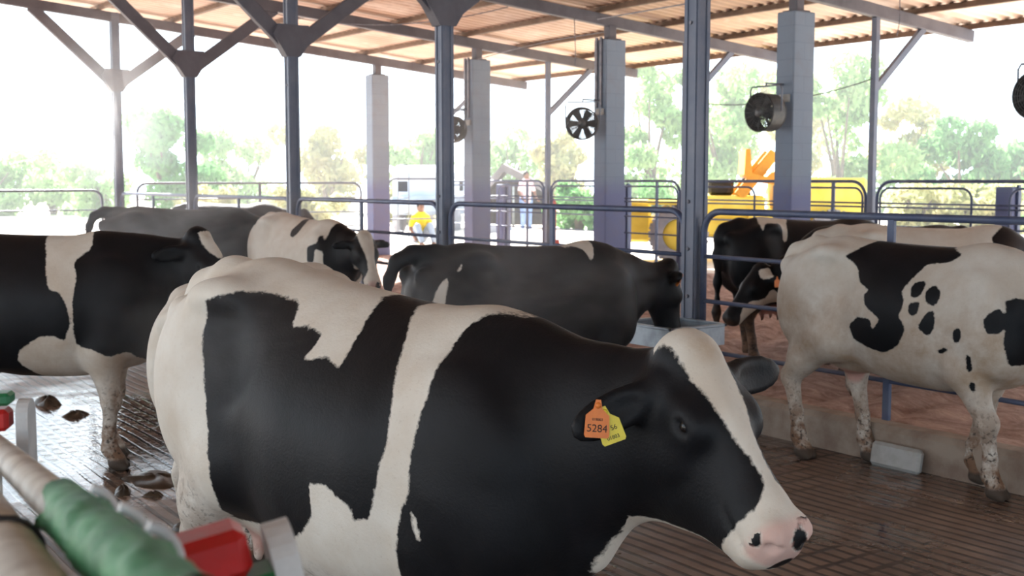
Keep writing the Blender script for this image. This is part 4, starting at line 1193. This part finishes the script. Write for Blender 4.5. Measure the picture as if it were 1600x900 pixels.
# ------------------------------------------------------------------ beyond the barn
def spot(px, Y, z=.3): p = cw(gx(px, Y), Y); return Vector((p[0], p[1], z))
def wheel(parent, c, r, w, rim=.56):
    Mx = Matrix.Translation(c) @ Matrix.Rotation(math.pi / 2, 4, 'X')
    t = MB(); pr = [(r * rim, -w / 2), (r * .93, -w / 2), (r, -w * .36), (r, w * .36), (r * .93, w / 2), (r * rim, w / 2)]
    t.lathe(pr, Mx, 32)
    for k in range(22):
        a = 2 * math.pi * k / 22
        for sg in (-1, 1):
            t.box(Mx @ Vector((r * 1.005 * math.cos(a + sg * .05), r * 1.005 * math.sin(a + sg * .05), sg * w * .24)), (.05, w * .42, .05), Matrix.Rotation(-a, 3, 'Y'))
    ty = t.build('tyre', M['tyre'], parent)
    q = MB(); q.lathe([(0, -w * .1), (r * .22, -w * .12), (r * .24, -w * .3), (r * .5, -w * .22), (r * .62, -w * .46), (r * rim + .01, -w * .46), (r * rim + .01, w * .46), (0, w * .46)], Mx, 28); q.build('rim', M['yellow'], parent)
ld = empty('wheel_loader', spot(1172, 21.5, .30), -VIEW - .10)
for x in (-1.32, 1.35):
    for y in (-.75, .75): wheel(ld, (x, y, .50 if x < 0 else .46), .50 if x < 0 else .46, .34)
def lp(name, c, s, mat='yellow', rot=None, bv=.05):
    m = MB(); m.box(c, s, rot, bv); return m.build(name, M[mat], ld)
lp('chassis', (0, 0, .62), (3.7, .8, .36)); lp('engine_cover', (1.15, 0, 1.12), (1.6, 1.1, .75)); lp('rear_fender', (-1.32, -.75, 1.06), (1.1, .42, .07)); lp('rear_fender', (-1.32, .75, 1.06), (1.1, .42, .07))
lp('operator_deck', (-.35, 0, .98), (1.1, 1.1, .4)); lp('side_tank', (.35, -.62, .70), (.9, .25, .5)); lp('seat', (-.55, 0, 1.32), (.45, .5, .28), 'black')
lp('counterweight', (-2.0, 0, .72), (.4, 1.0, .75)); lp('boom', (.05, -.46, 1.55), (1.0, .14, .2), 'orange', Matrix.Rotation(-.9, 3, 'Y'), .02); lp('boom', (.05, .46, 1.55), (1.0, .14, .2), 'orange', Matrix.Rotation(-.9, 3, 'Y'), .02)
m = MB()
m.prism([(0, 0), (.42, -.06), (.50, .16), (.40, .14), (.32, .06), (.06, .12), (.02, .55), (-.06, .55), (-.08, .1)], (-.10, -.62, 1.45), (1, 0, 0), (0, 0, 1), (0, 1, 0), 1.24)
for k in range(6): m.bar((.36, -.55 + k * .22, 1.42), (.52, -.55 + k * .22, 1.32), .06, .05)
m.build('bucket', M['orange'], ld)
m = MB(); m.tube([(.75, .3, 1.4), (.75, .3, 2.1), (.8, .3, 2.16)], .05, 10); m.build('exhaust', M['orange'], ld)
m = MB(); m.tube([(-.02, 0, 1.15), (-.12, 0, 1.5)], .03, 8); ring_ = [(-.12 + .06 * math.sin(a), .19 * math.cos(a), 1.5 + .19 * math.sin(a) * .3) for a in [2 * math.pi * k / 20 for k in range(21)]]; m.tube(ring_, .018, 8, False); m.build('steering_wheel', M['black'], ld)
tag(ld, 'yellow wheel loader with an orange bucket standing in the sunlit yard', 'loader')

tk = empty('covered_truck', spot(690, 34, .30), -VIEW + 1.38)
def tp(name, c, s, mat, bv=.04, rot=None):
    m = MB(); m.box(c, s, rot, bv); return m.build(name, M[mat], tk)
tp('bed', (.1, 0, .75), (3.6, 1.7, .5), 'truck'); tp('bonnet', (-2.05, 0, .78), (.9, 1.65, .5), 'truck', .1)
m = MB()
m.prism([(-1.75, 1.0), (1.95, 1.0), (1.95, 1.62), (1.4, 1.80), (-1.3, 1.86), (-1.75, 1.66)], (0, -.92, 0), (1, 0, 0), (0, 0, 1), (0, 1, 0), 1.84); m.build('canopy_cover', M['canopy'], tk)
tp('side_window', (-1.45, -.93, 1.3), (.36, .03, .28), 'glass', .01)
for x in (-1.6, 1.3):
    for y in (-.78, .78):
        Mx = Matrix.Translation((x, y, .35)) @ Matrix.Rotation(math.pi / 2, 4, 'X')
        t = MB(); t.lathe([(0, -.1), (.18, -.1), (.33, -.11), (.35, -.08), (.35, .08), (.33, .11), (0, .1)], Mx, 24); t.build('wheel', M['tyre'], tk)
tag(tk, 'pale blue covered truck parked behind the steel posts', 'truck')
ldr = empty('tubular_frame', spot(630, 27, .25), -VIEW)
m = MB(); m.tube([(-.13, 0, 0), (-.10, 0, 1.75), (-.06, 0, 1.84), (.10, 0, 1.84), (.14, 0, 1.78), (.13, 0, 0)], .014, 8); m.build('hoop', M['galv'], ldr)
for z in (.35, .75, 1.1): 
    m = MB(); m.tube([(-.12, 0, z), (.135, 0, z)], .010, 8); m.build('rung', M['galv'], ldr)
m = MB(); m.box((0, 0, 1.36), (.22, .03, .24), bevel=.01); m.build('dark_panel', M['glass'], ldr)
tag(ldr, 'tall tubular frame holding a small dark panel, right of the leftmost pillar', 'frame')

tn = empty('tarpaulin_hut', spot(805, 37, .3), -VIEW - .05)
m = MB()
m.prism([(-.95, 0), (-.95, 1.25), (-.35, 1.95), (.25, 1.65), (1.15, 1.15), (1.25, 0), (1.0, 0), (.95, 1.05), (.2, 1.45), (-.3, 1.7), (-.8, 1.15), (-.8, 0)], (0, -.8, 0), (1, 0, 0), (0, 0, 1), (0, 1, 0), 2.4); m.build('cover', M['tent'], tn)
m = MB(); m.box((0.1, 1.5, .7), (1.9, .05, 1.4)); m.build('back_sheet', M['tent'], tn)
for x in (-.85, -.02, 1.05):
    m = MB(); m.tube([(x, -.75, 0), (x, -.75, 1.3)], .035, 8); m.build('pole', M['block'], tn)
tag(tn, 'grey brown tarpaulin hut with pale poles between two pillars', 'hut')
for i, (px, lab) in enumerate(((770, 'dark bundle lying at the left of the hut'), (786, 'grey bundle on the ground in front of the hut'))):
    o = lumpo = None
    r = MB(); r.lathe([(0.001, .42), (.2, .40), (.38, .30), (.46, .14), (.44, 0), (.0, 0)], Matrix.Scale(1.0, 4), 18); o = r.build('bundle', M['truck' if i else 'tyre']); o.location = spot(px, 31 + i, .28); o.scale = (.9 - .2 * i, .6, .8 - .15 * i); tag(o, lab, 'bundle')
rp = MB(); rp.box((0, 0, .55), (.14, .14, 1.1), bevel=.02); rp.lathe([(0, .06), (.05, .05), (.08, 0)], Matrix.Translation((0, 0, 1.1)), 12); o = rp.build('red_post', M['barrel']); o.location = spot(861.5, 21.2, .28); tag(o, 'faded red post just right of a thin outer post', 'post')
cn = empty('marker_cone', spot(871, 20.8, .29)); m = MB(); m.lathe([(.20, 0), (.20, .03), (.12, .04), (.03, .42), (0, .43)], None, 18); m.build('cone', M['barrel'], cn); m = MB(); m.lathe([(.095, .16), (.10, .16), (.075, .24), (.07, .24)], None, 18); m.build('band', M['cap'], cn); tag(cn, 'small red cone at the foot of the red post', 'cone')

# people far off in the yard: one continuous body each, clothes and hair as children
def skinned(name, joints, edges, radii, m, parent=None, sub=1):
    me = bpy.data.meshes.new(name); me.from_pydata([Vector(j) for j in joints], edges, []); me.update()
    o = bpy.data.objects.new(name, me); COL.objects.link(o)
    sk = o.modifiers.new('skin', 'SKIN'); sk.use_smooth_shade = True
    if not me.skin_vertices: me.attributes
    for i, r in enumerate(radii): me.skin_vertices[0].data[i].radius = (r, r)
    me.skin_vertices[0].data[0].use_root = True
    sb = o.modifiers.new('sub', 'SUBSURF'); sb.levels = sub; sb.render_levels = sub
    dg = bpy.context.evaluated_depsgraph_get(); dg.update()
    res = bpy.data.meshes.new_from_object(o.evaluated_get(dg)); res.materials.clear(); res.materials.append(m)
    bpy.data.objects.remove(o)
    return link(name, res, parent)
def body_sdf(name, joints, m, extra=()):
    """limbs as blended tapered cones -> one skin"""
    pts = np.array([p for c in joints for p in c[0]])
    G = Field(pts.min(0) - .2, pts.max(0) + .2, .022)
    for ps, rs in joints: G.chain([np.array(p, float) for p in ps], list(rs), .03)
    for c, r in extra: G.ell(c, r, None, .03)
    V, Q = G.mesh(); return fast_mesh(name, V, Q, m)
def person(label, loc, rz, pose, shirt, trousers):
    if pose == 'stand':
        hipz, hy, kn, ft = .92, 0.0, [(-.10, -.02, .50), (.11, .02, .50)], [(-.11, 0, .06), (.13, .03, .06)]
    else:
        hipz, hy, kn, ft = .16, 0.0, [(-.16, -.36, .43), (.15, -.34, .44)], [(-.15, -.62, .06), (.14, -.60, .06)]
    b = hipz; lean = -.10 if pose != 'stand' else 0
    sh = (0, lean, b + .50); nk = (0, lean, b + .58); hd = (0, lean - .02, b + .70)
    el = [(-.25, lean - .05, b + .22), (.25, lean - .05, b + .22)]; hn = [(-.22, lean - .22, b + .04), (.20, lean - .24, b + .06)]
    J = [([(0, hy, b), (0, lean * .5, b + .25), sh, nk], (.13, .12, .13, .055)), ([nk, hd], (.055, .06))]
    for i, sx in enumerate((-1, 1)):
        J.append(([(sx * .09, hy, b), kn[i], ft[i]], (.095, .06, .042))); J.append(([ft[i], (ft[i][0], ft[i][1] - .15, .035)], (.045, .035)))
        J.append(([(sx * .17, lean, b + .47), el[i], hn[i]], (.055, .042, .03)))
        h = np.array(hn[i])
        J.append(([h, h + (0, -.06, -.03)], (.034, .036)))
        for f in range(4): J.append(([h + (-.024 + .016 * f, -.07, -.035), h + (-.026 + .0175 * f, -.115, -.055), h + (-.026 + .0175 * f, -.135 + .008 * abs(f - 1.5), -.085)], (.011, .010, .009)))
        J.append(([h + (sx * -.03, -.03, -.015), h + (sx * -.05, -.07, -.03)], (.012, .010)))
    me = body_sdf('person', J, M['skin'], [(hd, (.075, .095, .115)), ((0, lean - .115, b + .69), (.015, .02, .025)), ((-.078, lean - .01, b + .70), (.012, .025, .032)), ((.078, lean - .01, b + .70), (.012, .025, .032))])
    o = link('person', me); o.location = loc; o.rotation_euler = (0, 0, rz)
    cs = [([(0, hy, b + .02), (0, lean * .5, b + .25), (0, lean, b + .49)], (.150, .138, .145))]
    for i, sx in enumerate((-1, 1)): cs.append(([(sx * .15, lean, b + .475), tuple(np.array((sx * .17, lean, b + .47)) * .3 + np.array(el[i]) * .7)], (.072, .060)))
    link('shirt', body_sdf('shirt', cs, M[shirt]), o)
    cs = [([(-.06, hy, b + .02), (.06, hy, b + .02)], (.135, .135))]
    for i, sx in enumerate((-1, 1)): cs.append(([(sx * .09, hy, b), kn[i], tuple(np.array(ft[i]) + (0, 0, .06))], (.112, .080, .062)))
    link('trousers', body_sdf('trousers', cs, M[trousers]), o)
    G = Field(np.array(hd) - .2, np.array(hd) + .2, .016); G.ell(np.array(hd) + (0, .018, .03), (.088, .095, .105), None, .02); G.ell(np.array(hd) + (0, -.09, -.03), (.07, .05, .08), None, .02, sub=True)
    V, Q = G.mesh(); link('hair', fast_mesh('hair', V, Q, M['hair']), o)
    tag(o, label, 'person')
_p = spot(655, 27, .30)
person('person in a yellow shirt sitting on the ground, behind the rails', _p + Vector((0, 0, -.02)), -VIEW + .4, 'sit', 'shirt_yellow', 'truck')
person('person in a pale pink top and blue trousers standing by the hut', spot(822, 33.5, .26), -VIEW + .5, 'stand', 'shirt_pink', 'jeans')

# trees behind the yard
def tree(label, px, Y, top, hw, kind, nleaf, seed, low=.0, size=.17, group='trees beyond the yard'):
    r = np.random.default_rng(seed)
    base = spot(px, Y, .3); H = top
    root = empty('tree', base, r.uniform(0, 6))
    mb = MB(); brs = []
    for k in range(3 + seed % 3):
        a = r.uniform(0, 6.28); tip = Vector((math.cos(a) * hw * .45, math.sin(a) * hw * .45, H * r.uniform(.55, .8)))
        mid = Vector((tip.x * .3, tip.y * .3, H * .32))
        mb.tube([(0, 0, -.1), mid * .5, mid, tip], [.11, .09, .07, .02], 7); brs.append(tip)
    mb.build('trunk', M['bark'], root)
    nb = 16
    cen = np.stack((r.normal(0, .42, nb) * hw, r.normal(0, .42, nb) * hw, H * np.clip(r.uniform(low + .12, .92, nb), 0, .9)), 1)
    cr = hw * r.uniform(.28, .52, nb) * np.clip(1.15 - .45 * cen[:, 2] / H, .4, 1.2)
    i = r.integers(0, nb, nleaf)
    d = r.normal(size=(nleaf, 3)); d /= np.linalg.norm(d, axis=1)[:, None]
    p = cen[i] + d * (cr[i] * r.uniform(.35, 1.0, nleaf) ** .6)[:, None] * np.array((1, 1, .8))
    p[:, 2] = np.clip(p[:, 2], .05, None)
    u = r.normal(size=(nleaf, 3)); u[:, 2] -= .9; u /= np.linalg.norm(u, axis=1)[:, None]
    w = np.cross(u, r.normal(size=(nleaf, 3))); w /= np.linalg.norm(w, axis=1)[:, None]
    s = size * r.uniform(.6, 1.3, nleaf)[:, None]
    V = np.stack((p - u * s, p + w * s * .38, p + u * s, p - w * s * .38), 1).reshape(-1, 3)
    Q = np.arange(nleaf * 4).reshape(-1, 4)
    link('foliage', fast_mesh('foliage', V, Q, M[kind], False), root)
    tag(root, label, 'tree', group)
for i, (px, Y, top, hw, kind, n, lab) in enumerate([
        (262, 44, 4.4, 1.7, 'leaf_b', 5200, 'darkest green tree, seen between two posts at the left'), (85, 50, 2.6, 2.2, 'leaf_a', 2600, 'low pale tree at the far left beyond the gate'),
        (165, 47, 2.4, 1.3, 'leaf_a', 1800, 'low pale bush left of the hazy post'), (385, 52, 3.6, 1.9, 'leaf_a', 2800, 'thin pale tree right of the darkest green one'),
        (515, 49, 4.2, 1.9, 'leaf_c', 3400, 'yellowish tree left of the leftmost pillar'), (655, 50, 4.4, 1.9, 'leaf_a', 3200, 'pale tree over the covered truck'),
        (800, 52, 3.8, 1.9, 'leaf_a', 2800, 'pale tree over the tarpaulin hut'), (885, 47, 3.4, 1.4, 'leaf_c', 2200, 'small dry tree left of the second nearest pillar'),
        (1015, 44, 6.2, 2.0, 'leaf_a', 4200, 'tall pale tree between a pillar and the tall blue post'), (1130, 46, 6.0, 2.1, 'leaf_a', 4200, 'tall pale tree right of the tall blue post'),
        (1215, 50, 6.4, 1.9, 'leaf_c', 3200, 'tall dry tree behind the nearest pillar'), (1310, 44, 6.2, 2.1, 'leaf_a', 4200, 'tall pale tree right of the nearest pillar'),
        (1415, 48, 5.2, 1.9, 'leaf_c', 3600, 'loose yellowish tree right of the braced outer post'), (1500, 43, 3.6, 1.8, 'leaf_b', 3800, 'bushy green tree at the right, above the stub pillar'),
        (1580, 45, 3.2, 2.0, 'leaf_b', 3800, 'bushy tree at the right edge'), (1660, 44, 4.0, 2.0, 'leaf_c', 2600, 'tree beyond the right edge'), (-20, 48, 2.8, 2.0, 'leaf_a', 2000, 'tree beyond the left edge')]):
    tree(lab, px, Y, top, hw, kind, n, i + 3, size=.19)
for i, (px, Y, top, hw, kind, lab) in enumerate([(1430, 30, 1.3, 1.1, 'leaf_c', 'dry scrub bush just behind the outer rails at the right'), (1530, 29, 1.4, 1.3, 'leaf_c', 'dry scrub bush at the right behind the outer rails'), (1600, 31, 1.6, 1.2, 'leaf_b', 'greener scrub bush at the right edge'),
        (640, 38, 1.2, 1.0, 'leaf_c', 'low scrub left of the covered truck'), (470, 38, 1.1, 1.2, 'leaf_c', 'low dry scrub behind the far rail gate'), (330, 40, 1.1, 1.2, 'leaf_c', 'low dry scrub behind the gate at the left'), (905, 34, 1.4, .9, 'leaf_b', 'low green scrub behind the stub pillar in the middle'), (1020, 36, 1.3, 1.0, 'leaf_b', 'low green scrub over the loader wheel')]):
    tree(lab, px, Y, top, hw, kind, 1500, i + 41, 0, .15, 'scrub beyond the yard')
# ------------------------------------------------------------------ mist from the cooling sprays, and haze added to veil the yard
def mist_mat(name, dens, scale, g, lo=.46, hi=.70, stretch=(1, 1, 1)):
    n = NT(name); v = n('TexCoord').outputs['Object']
    ln = n('VectorMath', operation='LENGTH'); n.t.links.new(v, ln.inputs[0])
    fall = n('MapRange', interpolation_type='SMOOTHSTEP', ins={'From Min': 1.0, 'From Max': .15, 'To Min': 0, 'To Max': 1}); n.t.links.new(ln.outputs['Value'], fall.inputs['Value'])
    mp = n('Mapping', ins={'Scale': stretch}); n.t.links.new(v, mp.inputs[0])
    nz = n.ramp(n.noise(mp.outputs[0], scale, 3, .6, .4), lo, hi)
    d = n.math('MULTIPLY', n.math('MULTIPLY', fall.outputs[0], n.math('ADD', nz, .12)), dens)
    vs = n('VolumeScatter', ins={'Color': (.97, .98, 1.0, 1), 'Anisotropy': g}); n.t.links.new(d, vs.inputs['Density'])
    n.t.links.new(vs.outputs[0], n.out.inputs['Volume'])
    return n.m
def mist(label, x, y, z, rx, ry, rz_, dens, scale=2.2, g=.45, seed=0):
    mb = MB(); pr = [(math.sin(math.pi * i / 12), -math.cos(math.pi * i / 12)) for i in range(13)]
    mb.lathe([(max(r, .001), z_) for r, z_ in pr], None, 24)
    o = mb.build('mist', mist_mat('mist', dens, scale, g))
    p = cw(x, y); o.location = (p[0], p[1], z); o.scale = (rx, ry, rz_); o.rotation_euler = (0, 0, -VIEW + seed)
    tag(o, label, 'mist', 'spray mist drifting through the barn', 'stuff')
mist('pale spray mist drifting over the dark cows at the left', -2.95, 10.4, 1.42, 1.5, 1.2, .80, .46, 2.4)
mist('pale spray mist in front of the drinking dark cow', -.1, 6.5, 1.12, 1.1, .7, .60, .62, 2.0)
mist('pale spray mist rising past the conduit pillar', -.2, 14.0, 2.1, 1.5, 1.2, 1.9, .30, 1.4)
mist('mist added for the sun glow around the post at the far left', -6.35, 19.0, 3.3, 1.8, 1.5, 1.9, .32, 1.3, .65)  # volume placed here to turn the sun's glare into a glow
mist('faint spray mist over the hip of the nearest cow', -.85, 3.55, 1.30, .55, .40, .34, .42, 1.6)

def haze(label, u0, u1, t0, t1, z1, dens):  # scatter volume added to wash the background with a pale bright veil
    n = NT('added_haze'); vs = n('VolumeScatter', ins={'Color': (.93, .98, 1, 1), 'Density': dens, 'Anisotropy': .55}); n.t.links.new(vs.outputs[0], n.out.inputs['Volume'])
    o = MB().box(((u1 - u0) / 2, (t1 - t0) / 2, (z1 - .05) / 2 + .05), (u1 - u0, t1 - t0, z1 - .05)).build('added_haze', n.m)
    o.location = W(t0, u0, 0); tag(o, label, 'haze', 'added haze veiling the yard', 'stuff')
haze('added haze veiling the yard beyond the outer rails', 9.5, 48, -30, 60, 9, .0032)
haze('added haze veiling the yard past the far end of the barn', -40, 9.4, 16, 60, 9, .0022)
mist('pale spray mist between the third post and the leftmost pillar', -2.3, 16.5, 2.2, 2.2, 1.2, 1.7, .22, 1.3)
